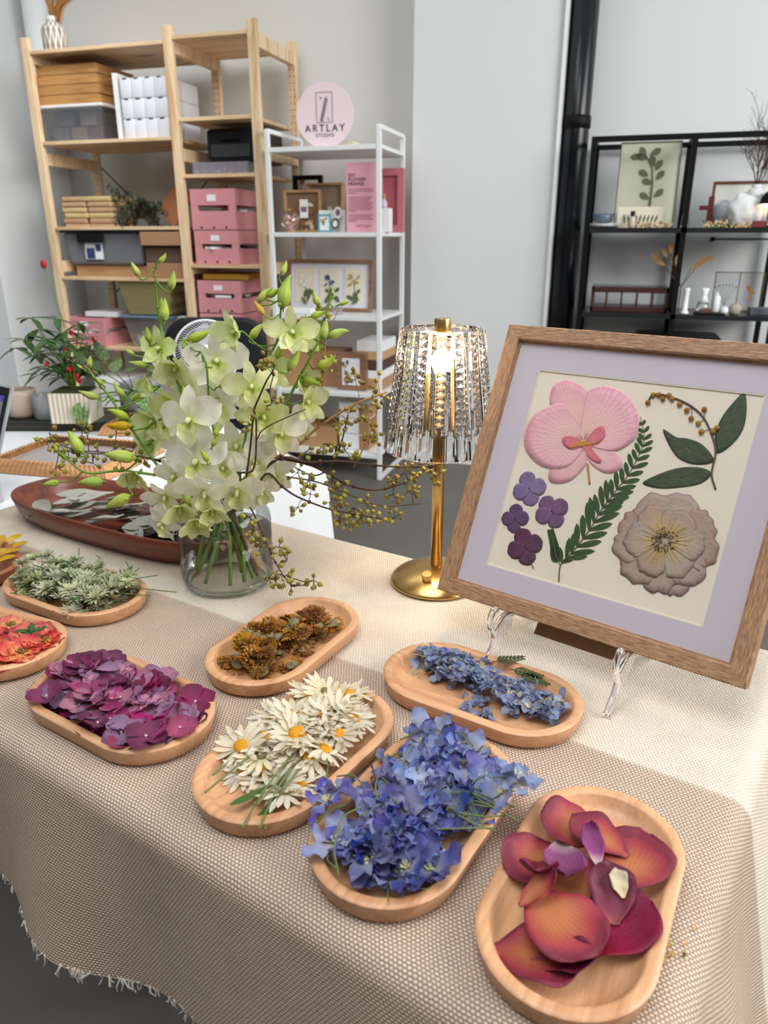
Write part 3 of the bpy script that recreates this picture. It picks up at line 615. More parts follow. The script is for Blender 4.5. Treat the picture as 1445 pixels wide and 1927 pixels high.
t = thing('blue_bowl', 'dark blue-grey bowl on stacked plates at left end of the black shelf', 'bowl', (X_(1135, 408, 4.12), 4.12, z1+.022)); MB().lathe([(.03, 0), (.045, .01), (.052, .045), (.048, .045), (.04, .012), (1e-4, .008)], 28).build('body', M_('slate_glaze', srgb(92, 108, 124), .3), t, smooth=True)
for k in range(2): simple('plate', ['lower white plate under the blue bowl', 'upper white plate directly under the blue bowl'][k], 'plate', MB().lathe([(.05, 0), (.085, .008), (.087, .0095), (.05, .003), (1e-4, .003)], 32), m_white, 'white plates under the blue bowl', smooth=True, loc=(X_(1135, 414, 4.1), 4.1, z1+.0105*k))
random.seed(8); mb = bits(MB(), 70, -.09, .12, 0, 0, .012, .016, 77, 3); simple('dried_flower_scatter', 'scatter of dried brown blossoms in front of the fern card', 'dried flowers', mb, [m_d1, m_d6, m_d2], loc=(X_(1215, 418, 4.03), 4.03, z1+.004))['kind'] = 'stuff'
for px, hh, lb_ in [(1290, .16, 'slim clear glass bottle by the middle black upright')]:
    t = thing('glass_bottle', lb_, 'bottle', (X_(px, 410, 4.2), 4.2, z1)); MB().lathe([(.02, 0), (.022, .01), (.016, .06), (.006, .09), (.006, hh)], 16).build('body', thin('bottle_glass', (.96, .97, .98, 1), .12), t, smooth=True)
t = pframe('framed_picture', 'large reddish brown frame with blank pale panel on the black shelf', X_(1338, 380, 4.22), X_(1500, 380, 4.22), z1, Z_(1345, 342, 4.24)-z1, 4.22, M_('red_brown_wood', srgb(112, 58, 40), .5), .012, .015, back=M_('pale_panel', srgb(236, 238, 226), .6))
simple('dark_red_stand', 'dark red wooden post stand left of the brown frame', 'stand', MB().box(-.012, .012, 0, .02, 0, .14).box(-.05, -.012, 0, .02, .08, .1), M_('maroon_wood', srgb(92, 28, 30), .5), loc=(X_(1336, 400, 4.15), 4.15, z1))
# sculptural vase (white, lobed)
sv = ATY(1408, 395, 4.1)
t = thing('lobed_white_vase', 'white rough lobed sculptural vase on the black shelf', 'vase', (sv.x, 4.1, z1)); mb = MB(); random.seed(4)
def lump(c, r, sc, seed):
    prof = []; m2 = MB(); m2.ball((0, 0, 0), 1, 14)
    vs = [Vector(p) for p in m2.v]; vs = [p*(1+.2*noise.noise(p*2.3+Vector((seed, 0, 0)))+.09*noise.noise(p*6)) for p in vs]
    mb.add([(c[0]+p.x*r*sc[0], c[1]+p.y*r*sc[1], c[2]+p.z*r*sc[2]) for p in vs], m2.f)
lump((-.02, 0, .075), .07, (1.0, .7, 1.1), 1); lump((.03, 0, .07), .062, (.9, .7, 1.15), 5); lump((.02, 0, .145), .036, (1.0, .8, .9), 9)
mb.build('body', M_('white_plaster', srgb(232, 234, 234), .8, bump=.4, bscale=60), t, smooth=True); MB().lathe([(.018, .16), (.022, .185), (.017, .187), (.014, .17)], 20, M=TR(.02, 0, 0)).build('neck', m_white, t, smooth=True)
simple('white_disc_vase', 'smooth pale vase half hidden behind the lobed white vase', 'vase', MB().lathe([(.02, 0), (.045, .03), (.05, .065), (.04, .1), (.015, .125), (.014, .11)], 24), M_('pale_grey_glaze', srgb(200, 206, 210), .4), smooth=True, loc=(sv.x-.095, 4.2, z1))
# bare branches
random.seed(14); t = thing('bare_branch_bunch', 'bunch of bare dark twigs rising from the lobed white vase', 'branches', (sv.x+.02, 4.1, z1+.17)); mb = MB()
def twigrec(p, d, L, r, dep):
    q = p+d*L; mb.tube([p, (p+q)/2+Vector((random.gauss(0, .006), random.gauss(0, .006), 0)), q], [r, r*.85, r*.6], 5, cap=False)
    if dep:
        for k in range(3 if dep > 1 else 3): twigrec(p+(q-p)*random.uniform(.35, 1), (d+Vector((random.gauss(0, .42), random.gauss(0, .3), random.uniform(-.1, .4)))).normalized(), L*random.uniform(.5, .75), r*.6, dep-1)
for k in range(7): twigrec(Vector((0, 0, 0)), Vector((-.35+.12*k, random.gauss(0, .1), 1)).normalized(), random.uniform(.13, .19), .0028, 3)
mb.build('twigs', m_twig, t)
t = thing('small_black_lamp', 'small lit lamp with black dome shade at photo edge of black shelf', 'lamp', (X_(1446, 400, 4.05), 4.05, z1))
MB().lathe([(.03, 0), (.03, .006), (.004, .008), (.004, .1)], 20).build('stand', m_black, t, smooth=True); MB().lathe([(.045, .10), (.042, .125), (.025, .15), (.003, .16), (.003, .157), (.024, .147), (.04, .122), (.043, .10)], 28, cap=False).build('shade', m_black, t, smooth=True)
MB().lathe([(.033, .085), (.036, .1), (.03, .115)], 20).build('bulb', M_('warm_glow', (1, .8, .5, 1), .5, emit=(1, .72, .38, 1), es=4), t, smooth=True)
simple('dried_flower_scatter', 'tangle of dried pods in front of the lobed white vase', 'dried flowers', bits(MB(), 90, -.13, .1, 0, 0, .016, .018, 99, 3), [m_d2, m_d6, m_d5], loc=(sv.x-.06, 4.03, z1+.004))['kind'] = 'stuff'
simple('small_red_box', 'small dark red box at the right of the lobed vase', 'box', MB().box(-.03, .03, 0, .03, 0, .028), M_('maroon_box', srgb(120, 40, 44), .6), bev=.002, loc=(X_(1432, 410, 4.02), 4.02, z1))
# lower level: jewellery display case
x0, x1 = X_(1112, 560, 4.03), X_(1258, 560, 4.03); h_ = Z_(1180, 541, 4.03)-z2
t = thing('dark_wood_display_case', 'long dark wooden display case with glass windows on lower black shelf', 'display case', ((x0+x1)/2, 4.03, z2)); w2 = (x1-x0)/2; m_dw = wood('dark_wood', srgb(70, 40, 34), srgb(40, 22, 20), 0, 30, .35)
MB().box(-w2, w2, 0, .2, 0, .025).box(-w2, w2, 0, .012, h_-.025, h_).box(-w2, w2, .19, .2, h_-.025, h_).box(-w2, -w2+.012, 0, .2, 0, h_).box(w2-.012, w2, 0, .2, 0, h_).build('frame', m_dw, t, bev=.001)
for k in range(1, 5): MB().box(-w2+k*2*w2/5-.004, -w2+k*2*w2/5+.004, 0, .2, .02, h_-.02).build('divider', m_dw, t)
MB().box(-w2, w2, .0, .2, h_, h_+.003).build('lid_glass', thin('lid_glass', (.8, .82, .84, 1), .15), t)
def candle(px, Y, label, prof, m, name='candle', cat='candle'):
    simple(name, label, cat, MB().lathe(prof, 24), m, smooth=True, loc=(X_(px, 580, Y), Y, z2))
m_wc = M_('white_ceramic', srgb(238, 240, 242), .35)
candle(1288, 4.04, 'tall straight white candle holder beside the black upright', [(.022, 0), (.022, .005), (.014, .015), (.013, .1), (.016, .115), (.015, .12)], m_wc, 'candle_holder', 'candle holder')
t = thing('carafe', 'white flared carafe with clear glass base on dark tray', 'carafe', (X_(1322, 580, 4.06), 4.06, z2+.008)); MB().lathe([(.026, 0), (.032, .02), (.026, .045)], 24).build('glass_base', thin('carafe_glass', (.9, .93, .93, 1), .12), t, smooth=True); MB().lathe([(.026, .046), (.014, .07), (.013, .085), (.02, .112), (.017, .112), (.01, .085), (.011, .07), (.022, .048)], 24).build('white_top', m_wc, t, smooth=True)
simple('dark_tray', 'thin black tray under the carafe on the lower black shelf', 'tray', MB().box(-.07, .07, -.04, .05, 0, .007), m_black, bev=.002, loc=(X_(1335, 585, 4.05), 4.05, z2))
simple('brown_coaster', 'small brown block in front of the carafe', 'block', MB().box(-.022, .022, -.01, .01, 0, .018), M_('brown_block', srgb(100, 64, 52), .6), bev=.001, loc=(X_(1328, 580, 4.025), 4.022, z2+.008))
candle(1346, 4.12, 'white pillar candle with pointed top on the lower black shelf', [(.017, 0), (.019, .005), (.018, .075), (.008, .085), (.003, .1)], m_wc)
simple('white_egg_ornament', 'small white faceted ornament right of the pillar candle', 'ornament', MB().ball((0, 0, .019), .02, 5), m_wc, loc=(X_(1362, 582, 4.05), 4.03, z2))
candle(1383, 4.07, 'beige fluffy dried bundle in a small pot', [(.02, 0), (.026, .01), (.03, .03), (.02, .045), (.012, .05)], M_('beige_fluff', srgb(176, 168, 152), .9, bump=1, bscale=200), 'dried_bundle', 'dried bundle')
t = thing('glass_herbarium', 'brass-edged double glass frame with pressed flowers on lower black shelf', 'frame', (X_(1395, 580, 4.2), 4.2, z2)); x0 = X_(1347, 520, 4.2)-t.location.x; x1 = X_(1440, 520, 4.2)-t.location.x; hf = Z_(1400, 512, 4.2)-z2; xm = (x0+x1)/2
mb = MB()
for xx in (x0, xm, x1): mb.box(xx-.002, xx+.002, 0, .006, 0, hf)
mb.box(x0, x1, 0, .006, hf-.004, hf); mb.box(x0, x1, 0, .006, 0, .004); mb.build('edging', M_('antique_brass', srgb(110, 98, 66), .4, .7), t); MB().box(x0, x1, .002, .004, .004, hf-.004).build('glass_sheet', m_pane, t)
mb = MB(); random.seed(9)
for k in range(7): a = -.5+k*.16; mb.tube([((x0+xm)/2, 0, .03), ((x0+xm)/2+sin(a)*.1, 0, .03+.1*cos(a))], .0008, 4); mb.ball(((x0+xm)/2+sin(a)*.1, 0, .03+.1*cos(a)), .004, 4)
mb.build('pressed_stems', M_('grey_stems', srgb(110, 110, 116), .8), t)
mb = MB(); bits(mb, 9, (x1+xm)/2-.012, (x1+xm)/2+.016, 0, .085, .11, .022, 44); mb.tube([((x1+xm)/2, 0, .02), ((x1+xm)/2, 0, .1)], .001, 4); mb.build('pressed_brown_flower', M_('ochre_flower', srgb(160, 110, 56), .8), t)
simple('grey_box', 'flat grey box at the right end of the lower black shelf', 'box', MB().box(-.07, .07, 0, .1, 0, .03), M_('grey_card', srgb(100, 102, 106), .7), bev=.002, loc=(X_(1440, 580, 4.1), 4.06, z2))
# dried brown leaf twig standing in glass
t = thing('dried_leaf_branch', 'branch with golden brown dried leaves standing by the middle black upright', 'dried branch', (X_(1276, 580, 4.12), 4.12, z2)); mb = MB(); st = MB(); p0 = Vector((0, 0, .0))
for (px, py, a) in [(1256, 485, 35), (1262, 478, 5), (1252, 500, 60), (1272, 500, -5), (1320, 490, -70), (1312, 500, -45), (1300, 505, -60), (1240, 492, 45)]:
    q = ATY(px, py, 4.12)-t.location; st.tube([p0+Vector((0, 0, .12)), (p0+q)*.5+Vector((0, 0, .06)), q], .0016, 5); mb.petal(.055, .024, TR(q) @ RX(PI/2) @ RZ(rad(a)), nx=3, ny=5, curl=.15, cup=.2)
st.tube([p0, p0+Vector((0, 0, .12))], .0025, 6)
mb.build('leaves', M_('golden_leaf', srgb(176, 128, 76), .7, mott=.2, mscale=30), t); st.build('stem', m_twig, t)
t = thing('wall_rail', 'thin black horizontal rail fixed to the wall behind the black shelf', 'rail', (0, 0, 0)); a = ATY(1342, 450, 4.36); MB().tube([(a.x, 4.385, a.z), (a.x+.6, 4.385, a.z)], .004, 8).build('rod', m_black, t); MB().box(a.x-.008, a.x+.008, 4.37, 4.42, a.z-.01, a.z+.01).build('bracket', m_black, t)
simple('dark_basket_base', 'dark storage case on the lowest board of the black shelf', 'case', MB().box(.1, .5, 4.05, 4.33, .501, .78), m_blackp, bev=.01)
# dark dried bunch at right floor, seen past the frame corner
t = thing('floor_dried_bunch', 'dark dried flower bunch on the floor beyond the table at right', 'dried flowers', (.72, 2.6, 0)); random.seed(23); lf = MB(); st = MB()
for k in range(40):
    d_ = Vector((random.gauss(0, .5), random.gauss(0, .5), 1)).normalized()*random.uniform(.25, .42); st.tube([(0, 0, 0), d_*.6, d_], .002, 4)
    for q in range(3): lf.petal(.05, .02, TR(d_*random.uniform(.7, 1)) @ look(Vector((random.gauss(0, 1), random.gauss(0, 1), random.gauss(0, 1)))), nx=2, ny=3, mi=k % 3)
lf.build('blooms', [m_d1, M_('near_black_leaf', srgb(40, 36, 34), .8), m_d6], t)['kind'] = 'stuff'; st.build('stems', m_twig, t)

# ------------------------------------------------------------------ display table and woven cloth
A0, A1, N0, N1 = -1.38, -.024, .338, .978
tb = thing('display_table', 'long table hidden under the beige woven cloth', 'table')
TM = Matrix.Translation((0, 0, .75)) @ Matrix.Rotation(TA, 4, 'Z')
MB().box(A0, A1, N0, N1, -.03, -.004, M=TM).build('tabletop', M_('table_white', srgb(210, 206, 198), .6), tb)
for a_ in (-.85, -.25):
    for n_ in (N0+.26, N1-.08): MB().box(a_-.02, a_+.02, n_-.02, n_+.02, -.75, -.03, M=TM).build('leg', m_black, tb)
def cloth_pt(u, v):
    ca = min(max(u, A0+.012), A1-.012); cn = min(max(v, N0+.012), N1-.012)
    da, dn = u-ca, v-cn; l = math.hypot(da, dn); fa, fn_ = (da/l, dn/l) if l > 1e-7 else (0, 0)
    R = .024; per = ca*fn_+cn*fa+math.atan2(fn_, fa)*.1 if l > 1e-7 else 0
    if l < R*1.4: h = R*sin(l/R); z = -R*(1-cos(l/R))
    else:
        e = l-R*1.4; h = R*sin(1.4)+e*(.09+.17*max(0, fa)**2); z = -R*(1-cos(1.4))-e*.985
        wv = (.016*sin(per*15+1.0)+.009*sin(per*27+2))*min(1, e/.2); h += wv
    wr_ = .0012*noise.noise(Vector((u*5, v*5, 0)))+.0006*noise.noise(Vector((u*13, v*13, 3))) if l < .02 else 0
    return T(ca+fa*h, cn+fn_*h, z+wr_)
UA0, UA1, VN0, VN1 = A0-.05, A1+.30, N0-.215, N1+.06
def cl(u, v):
    U = UA0+(UA1-UA0)*u; V = VN0+(VN1-VN0)*v; return cloth_pt(U, V)
cm = NT('handwoven_cloth'); X, Y_, vv = cm.attr()
dn_ = cm.noise(vv, 18, 3); dn2 = cm.noise(vv, 55, 2)
xs = cm.math('ADD', cm.math('MULTIPLY', X, 1/.0040), cm.math('MULTIPLY', dn2, .9)); ys = cm.math('ADD', cm.math('MULTIPLY', Y_, 1/.0031), cm.math('MULTIPLY', dn2, .9))
row = cm.math('FLOOR', ys); xo = cm.math('ADD', xs, cm.math('MULTIPLY', cm.math('PINGPONG', row, 1), .5))
ha = cm.math('SINE', cm.math('MULTIPLY', cm.math('FRACT', xo), PI)); hb = cm.math('SINE', cm.math('MULTIPLY', cm.math('FRACT', ys), PI))
hw = cm.math('MULTIPLY', cm.math('POWER', ha, .6), cm.math('POWER', hb, .6))
thr = cm.noise(vv, 240, 2)
band = cm.ramp(cm.math('ADD', Y_, cm.math('MULTIPLY', dn2, .002)), [(.655, (0,0,0,1)), (.66, (1,1,1,1))])
brown = cm.mix(hw, srgb(112, 86, 68), srgb(228, 208, 188)); cream = cm.mix(hw, srgb(196, 180, 160), srgb(238, 228, 212))
stripe = cm.ramp(cm.math('ADD', Y_, cm.math('MULTIPLY', dn_, .03)), [(.70, (0,0,0,1)), (.74, (1,1,1,1))])
leftf = cm.ramp(cm.math('MULTIPLY', X, -1), [(.35, (0,0,0,1)), (.8, (1,1,1,1))])
beige = cm.mix(hw, srgb(176, 156, 134), srgb(206, 190, 170))
cream = cm.mix(cm.math('MULTIPLY', stripe, cm.math('MULTIPLY', leftf, .8)), cream, beige)
c = cm.mix(band, brown, cream); c = cm.mix(cm.math('MULTIPLY', cm.ramp(dn_, [(.4, (0,0,0,1)), (.7, (1,1,1,1))]), .12), c, srgb(120, 100, 84)); c = cm.hsv(c, .5, 1, cm.math('MULTIPLY_ADD', thr, .25, .88))
cm.col(c); cm.b.inputs['Roughness'].default_value = .9; cm.b.inputs['Specular IOR Level'].default_value = .15
cm.bump(cm.math('ADD', hw, cm.math('MULTIPLY', thr, .3)), .7, .0012)
nx_, ny_ = 260, 150
tc_ = MB().grid(nx_, ny_, cl, tsf=lambda u, v: (UA0+(UA1-UA0)*u, VN0+(VN1-VN0)*v)).build('tablecloth', cm.m, smooth=True)
tag(tc_, 'beige and cream hand-woven cloth with frayed hem covering the display table', 'tablecloth')
fr = MB(); random.seed(31)
for k in range(620):
    if k < 330: u, v = UA0+(UA1-UA0-.2)*random.random(), VN0; d_ = Vector((0, -1))
    else: u, v = UA1, VN0+(VN1-VN0)*random.random(); d_ = Vector((1, 0))
    L = .012 if k < 330 else random.uniform(.05, .085)
    p = cloth_pt(u, v); q = cloth_pt(u+d_.x*L*random.uniform(.6, 1)+random.gauss(0, .004), v+d_.y*L*random.uniform(.6, 1)+random.gauss(0, .004)); fr.tube([p+Vector((0, 0, .003)), (p+q)/2+Vector((random.gauss(0, .002), random.gauss(0, .002), 0)), q], [.0011, .0008, .0004], 4)
o = fr.build('fringe', M_('fringe_yarn', srgb(212, 204, 192), .9), tc_); o['kind'] = 'stuff'
random.seed(77)
for k in range(9):
    p = ATZ(1265+random.uniform(-15, 60), 1775+random.uniform(-60, 40), .7515)
    o = simple('yellow_pollen_crumb', 'tiny yellow flower crumb on the cloth right of the dark petal tray', 'crumb', MB().petal(.004, .003, nx=2, ny=2).petal(.003, .003, RZ(2), nx=2, ny=2), m_d6, 'yellow crumbs on the cloth', loc=p)

# ------------------------------------------------------------------ white desk behind
DZ = .72; DC = Vector((-.14, 1.70)); DE = Vector((-.83, -.56)).normalized(); DF = Vector((-DE.y*-1, 0)); DF = Vector((DE.y, -DE.x))
def D(e, f, z=0): q = DC+DE*e+DF*f; return C2W(q.x, q.y, DZ-CAMZ+z)
DM = Matrix((( (D(1,0)-D(0,0)).x, (D(0,1)-D(0,0)).x, 0, D(0,0).x), ((D(1,0)-D(0,0)).y, (D(0,1)-D(0,0)).y, 0, D(0,0).y), (0, 0, 1, DZ), (0, 0, 0, 1)))
dk = thing('white_desk', 'white desk with white cover standing behind the display table', 'desk')
m_cover = M_('white_cover', srgb(228, 230, 232), .6, mott=.02, mscale=3)
MB().box(0, 1.15, 0, .95, -.03, 0, M=DM).build('desktop', m_cover, dk)
for e_, f_ in ((.1, .3), (1.05, .4), (.06, .88), (1.05, .88)): MB().box(e_-.02, e_+.02, f_-.02, f_+.02, -DZ, -.03, M=DM).build('leg', m_white, dk)
def skirt(u, v):
    # hangs from the near and right edges of the desk
    s = u*1.35; 
    if s < .6: e, f, ox, oy = .6-s, -.004, 0, -1
    else: e, f, ox, oy = -.004, s-.6, -1, 0
    if abs(s-.6) < .04: ox, oy = -.7, -.7
    dz = v*.52; fl = dz*.10+.012*sin(s*38)*v
    return D(e+ox*fl, f+oy*fl, .001-dz)
MB().grid(90, 16, skirt).build('cover_skirt', m_cover, dk, smooth=True)
def dk_at(px, py, z=0): return ATZ(px, py, DZ+z)
# slab / book
p = dk_at(130, 806); t = thing('dark_marbled_book', 'long dark green marbled book under the planter and jars', 'book', (0, 0, 0))
q0, q1 = dk_at(20, 812), dk_at(275, 812); dx = (q1-q0); L = dx.length; ang = math.atan2(dx.y, dx.x)
BMx = TR(q0) @ RZ(ang)
bmk = M_('dark_marbled_cover', srgb(44, 50, 42), .35, mott=.6, mscale=26)
MB().box(-.06, L, 0, .2, .001, .005, M=BMx).box(-.06, L, 0, .2, .024, .028, M=BMx).box(-.06, -.055, 0, .2, .005, .024, M=BMx).build('cover', bmk, t, bev=.001)
MB().box(-.05, L-.004, .004, .196, .005, .024, M=BMx).build('pages', M_('dark_pages', srgb(58, 56, 50), .8), t)
SZ = DZ+.029
# ribbed planter
p0, p1 = ATZ(97, 797, SZ), ATZ(172, 797, SZ); pw = (p1-p0).length; pc = (p0+p1)/2+Vector((-sin(ang)*.05, cos(ang)*.05, 0))
t = thing('ribbed_planter', 'cream vertically ribbed rectangular planter on dark book', 'planter', (pc.x, pc.y, SZ), ang)
mb = MB(); n_ = 9
prof = []
for k in range(n_*6+1):
    x = -pw/2+pw*k/(n_*6); prof.append((x, -.05-.005*abs(sin(PI*k/6))))
poly = prof+[(pw/2+.001, .05), (-pw/2-.001, .05)]
mb.prism(poly, 0, .085); mb.build('pot', M_('cream_ceramic', srgb(222, 214, 196), .5), t)
MB().box(-pw/2+.008, pw/2-.008, -.042, .042, .0852, .09).build('soil', M_('moss', srgb(60, 66, 38), .9, bump=1, bscale=90), t)
leafm = MB().petal(.062, .022, cup=.25, curl=-.25, pk=.45, tip=.3, end=.8, nx=4, ny=7).mesh('leaf', m_green)
pt = thing('red_flowered_plant', 'green palmate-leaved plant with small red flowers growing in the ribbed planter', 'plant', (pc.x, pc.y, SZ+.0902))
random.seed(41); st = MB(); heads = []; rf = M_('red_petals', srgb(196, 36, 34), .5)
tg = [(70, 620), (45, 640), (30, 655), (100, 640), (130, 640), (165, 650), (90, 690), (130, 680), (110, 665), (75, 705), (150, 700), (60, 600), (150, 610), (180, 690), (105, 600), (120, 710), (95, 660), (140, 660), (80, 665), (165, 675), (112, 640), (125, 625), (100, 700), (145, 690), (85, 640), (70, 670), (155, 640), (118, 690)]
yc0 = (Matrix.Rotation(-YAW, 4, 'Z') @ pc).y
for i, (px, py) in enumerate(tg):
    q = ATC(px, py, yc0+random.uniform(-.07, .07))-pt.location
    st.tube(smooth_path([(random.uniform(-.01, .01), 0, 0), q*.4+Vector((0, 0, .02)), q], 3), .0016, 5)
    for k in range(random.choice([4, 5])):
        a = k*1.3+random.random(); d_ = Vector((cos(a), sin(a), random.uniform(-.4, .4)))
        o = obj('leaf', leafm, pt); o.matrix_local = TR(q) @ Vector(d_).to_track_quat('Y', 'Z').to_matrix().to_4x4() @ Matrix.Scale(random.uniform(.8, 1.25), 4)
st.build('stems', m_stem, pt)
for (px, py) in [(134, 632), (176, 644), (126, 662), (89, 690), (146, 712), (150, 722), (133, 700)]:
    q = ATC(px, py, yc0-.06)-pt.location; mb = MB()
    for k in range(7): mb.petal(.016, .008, look((random.gauss(0, 1), random.gauss(-.5, 1), random.gauss(0, 1))), nx=2, ny=3)
    mb.build('red_flower', rf, pt, loc=q)
# cup and jar
p = ATZ(20, 790, SZ); simple('ceramic_cup', 'pale beige ceramic cup on the dark book at photo edge', 'cup', MB().lathe([(.036, 0), (.045, .01), (.047, .07), (.043, .082), (.039, .082), (.042, .07), (.038, .012), (1e-4, .01)], 28), M_('beige_glaze', srgb(196, 176, 160), .35), smooth=True, loc=(p.x, p.y+.05, SZ))
p = ATZ(72, 790, SZ); t = thing('frosted_glass_jar', 'frosted glass jar between the beige cup and ribbed planter', 'jar', (p.x+.006, p.y+.03, SZ)); MB().lathe([(.03, 0), (.033, .004), (.033, .066), (.035, .07), (.033, .07), (.031, .066), (.031, .006), (1e-4, .004)], 24).build('body', thin('frost_glass', (.92, .93, .94, 1), .1, .2, .35, srgb(200, 202, 204)), t, smooth=True)
# laptop
TRc = ATC(23, 728, 1.55); BRc = ATC(-6, 872, 1.50); upv = (TRc-BRc); rt = (C2W(1, -.0, 0)-C2W(0, 0, 0)).normalized(); rt = (rt-upv*(rt.dot(upv)/upv.length_squared)).normalized(); nrm = rt.cross(upv).normalized()
t = thing('laptop', 'open laptop with dark screen at the left photo edge', 'laptop')
LM = Matrix(((rt.x, upv.x/upv.length, nrm.x, BRc.x), (rt.y, upv.y/upv.length, nrm.y, BRc.y), (rt.z, upv.z/upv.length, nrm.z, BRc.z), (0, 0, 0, 1))); H_ = upv.length
MB().box(-.32, 0, 0, H_, -.008, 0, M=LM).build('lid', M_('silver_aluminium', srgb(196, 198, 204), .35, .6), t)
MB().box(-.314, -.004, .006, H_-.004, 0, .0012, M=LM).build('bezel', m_blackp, t)
MB().box(-.306, -.012, .014, H_-.022, .0012, .0018, M=LM).build('screen', M_('screen_glow', srgb(90, 88, 96), .2, emit=srgb(104, 100, 116), es=.5), t)
mb = MB().box(-.306, -.012, H_-.034, H_-.022, .0019, .0022, M=LM); mb.build('screen_bar', M_('screen_violet', srgb(60, 50, 120), .2, emit=srgb(70, 58, 150), es=.6), t)
bz = DZ+.001; q = Vector((BRc.x, BRc.y)); qv = Vector((rt.x, rt.y)).normalized(); fv = Vector((qv.y, -qv.x))
cn = [q-qv*.32, q, q+fv*.22, q-qv*.32+fv*.22]; mb = MB().add([(c_.x, c_.y, bz) for c_ in cn]+[(c_.x, c_.y, max(bz+.012, BRc.z-.008)) for c_ in cn], [(0,3,2,1),(4,5,6,7),(0,1,5,4),(1,2,6,5),(2,3,7,6),(3,0,4,7)]); mb.build('base', M_('silver_base', srgb(186, 188, 194), .35, .6), t)
# fluted wooden trays
m_oak = wood('oak_wood', srgb(198, 146, 96), srgb(150, 100, 60), 0, 36, .5, .2, 12, .1, .1)
def fluted(label, c, ang_, L, W, h):
    t = thing('fluted_wooden_tray', label, 'tray', c, ang_)
    MB().box(-L/2+.02, L/2-.02, -W/2+.02, W/2-.02, .002, .008).build('base', M_('pale_tray_base', srgb(168, 160, 158), .6), t)
    for (ln, M) in ((L, TR(0, -W/2, 0)), (L, TR(0, W/2, 0) @ RZ(PI)), (W, TR(-L/2, 0, 0) @ RZ(-PI/2)), (W, TR(L/2, 0, 0) @ RZ(PI/2))):
        def fn(u, v):
            x = -ln/2+u*ln; fl = .003*abs(sin(u*ln/.014*PI)); ins = v*.028; xx = x*(1-2*ins/ln); return (xx, ins-(.003-fl)*(.4+v*.6), .001+h*sin(v*PI*.6)-fl*.8*v)
        MB().grid(int(ln/.014*6), 6, fn, M=M).build('rim', m_oak, t, smooth=True)
    return t
qa = dk_at(145, 868); fluted('light wooden tray with fluted rim behind the long red-brown tray', (qa.x, qa.y, DZ+.001), YAW+rad(-14), .34, .27, .03)
qa = dk_at(262, 822); fluted('darker wooden fluted tray further back behind the yellow bud', (qa.x+.0, qa.y+.09, DZ+.001), YAW+rad(-6), .28, .18, .03)
# pothos
pq = ATZ(235, 790, DZ); t = thing('pothos_plant', 'trailing green and cream variegated pothos behind the orchid buds', 'plant', (pq.x, pq.y+.06, DZ+.001))
MB().lathe([(.03, 0), (.042, .01), (.046, .08), (.042, .08), (.036, .012), (1e-4, .01)], 20).build('pot', M_('clear_pot', srgb(150, 150, 148), .3), t, smooth=True)
pl = petal_mat('pothos_leaf', [(0, srgb(90, 140, 50)), (1, srgb(50, 110, 40))], vein=srgb(220, 220, 180), vf=.3, vn=2, mcol=srgb(224, 224, 190), mott=.35, trl=.2, rough=.35)
plm = MB().petal(.065, .045, cup=.2, curl=-.2, pk=.35, tip=.2, end=.7, nx=5, ny=7).mesh('leaf', pl); st = MB(); random.seed(12)
for (px, py, a) in [(195, 680, 0), (175, 690, 40), (215, 700, -30), (150, 758, 190), (165, 745, 150), (200, 720, 80), (240, 700, -60), (250, 740, -120), (190, 740, 160), (285, 700, -50), (262, 765, 170), (220, 745, 120), (275, 730, -90), (305, 740, 180), (180, 715, 60), (230, 770, 150)]:
    q = ATC(px, py, yc0+random.uniform(-.08, .02))-t.location; st.tube(smooth_path([(0, 0, .075), q*.5+Vector((0, 0, .04)), q], 3), .0016, 5)
    o = obj('leaf', plm, t); d_ = Vector((-sin(rad(a)), -.25, cos(rad(a)))); o.matrix_local = TR(q) @ d_.to_track_quat('Y', 'Z').to_matrix().to_4x4() @ Matrix.Scale(random.uniform(.8, 1.2), 4)
st.build('stems', m_stem, t)
# clear tubs behind pothos
for k, (px, lb_) in enumerate([(215, 'clear plastic tub behind the pothos, left one'), (285, 'clear plastic tub of dried flowers behind the pothos, right one')]):
    q = ATZ(px, 785, DZ); t = thing('clear_tub', lb_, 'tub', (q.x, q.y+.17, DZ+.001)); mb = MB(); tub(mb, .1, .12, .09, .1, .085); mb.build('body', m_clear, t, bev=.006)
    mb = bits(MB(), 24, -.045, .045, 0, .02, .06, .03, 90+k, 3); mb.build('contents', [m_d4, m_d2, m_d6], t)['kind'] = 'stuff'
# fan
q = ATC(390, 665, 2.08); t = thing('desk_fan', 'small white desk fan with round spoked grille behind the orchids', 'fan', (q.x, q.y, DZ+.001)); hz = q.z-DZ; FM = TR(0, 0, hz) @ RZ(YAW+rad(18)) @ RX(PI/2-.12)
R_ = .088; mb = MB()
for k in range(72):
    a = 2*PI*k/72; mb.tube([((.02+(R_-.02)*s_)*cos(a+s_*.5), (.02+(R_-.02)*s_)*sin(a+s_*.5), .028*(1-s_**3)) for s_ in (0, .25, .5, .75, 1)], .0008, 4, cap=False)
for r_, z_ in ((R_, 0), (R_*.8, .014), (R_*.55, .023), (.022, .028)): mb.tube([(r_*cos(a*PI/24), r_*sin(a*PI/24), z_) for a in range(49)], .0018 if r_ == R_ else .0009, 5, cap=False)
mb.lathe([(.022, .024), (.022, .03), (1e-4, .031)], 20); mb.M = None
o = mb.build('grille', m_whitep, t, smooth=True); o.matrix_local = FM
o = MB().lathe([(R_+.001, -.03), (R_+.003, .0), (R_-.002, .0), (R_-.004, -.03)], 48, closed=True).lathe([(.03, -.05), (.035, -.02), (1e-4, -.02)], 20).build('housing', m_whitep, t, smooth=True); o.matrix_local = FM
mb = MB()
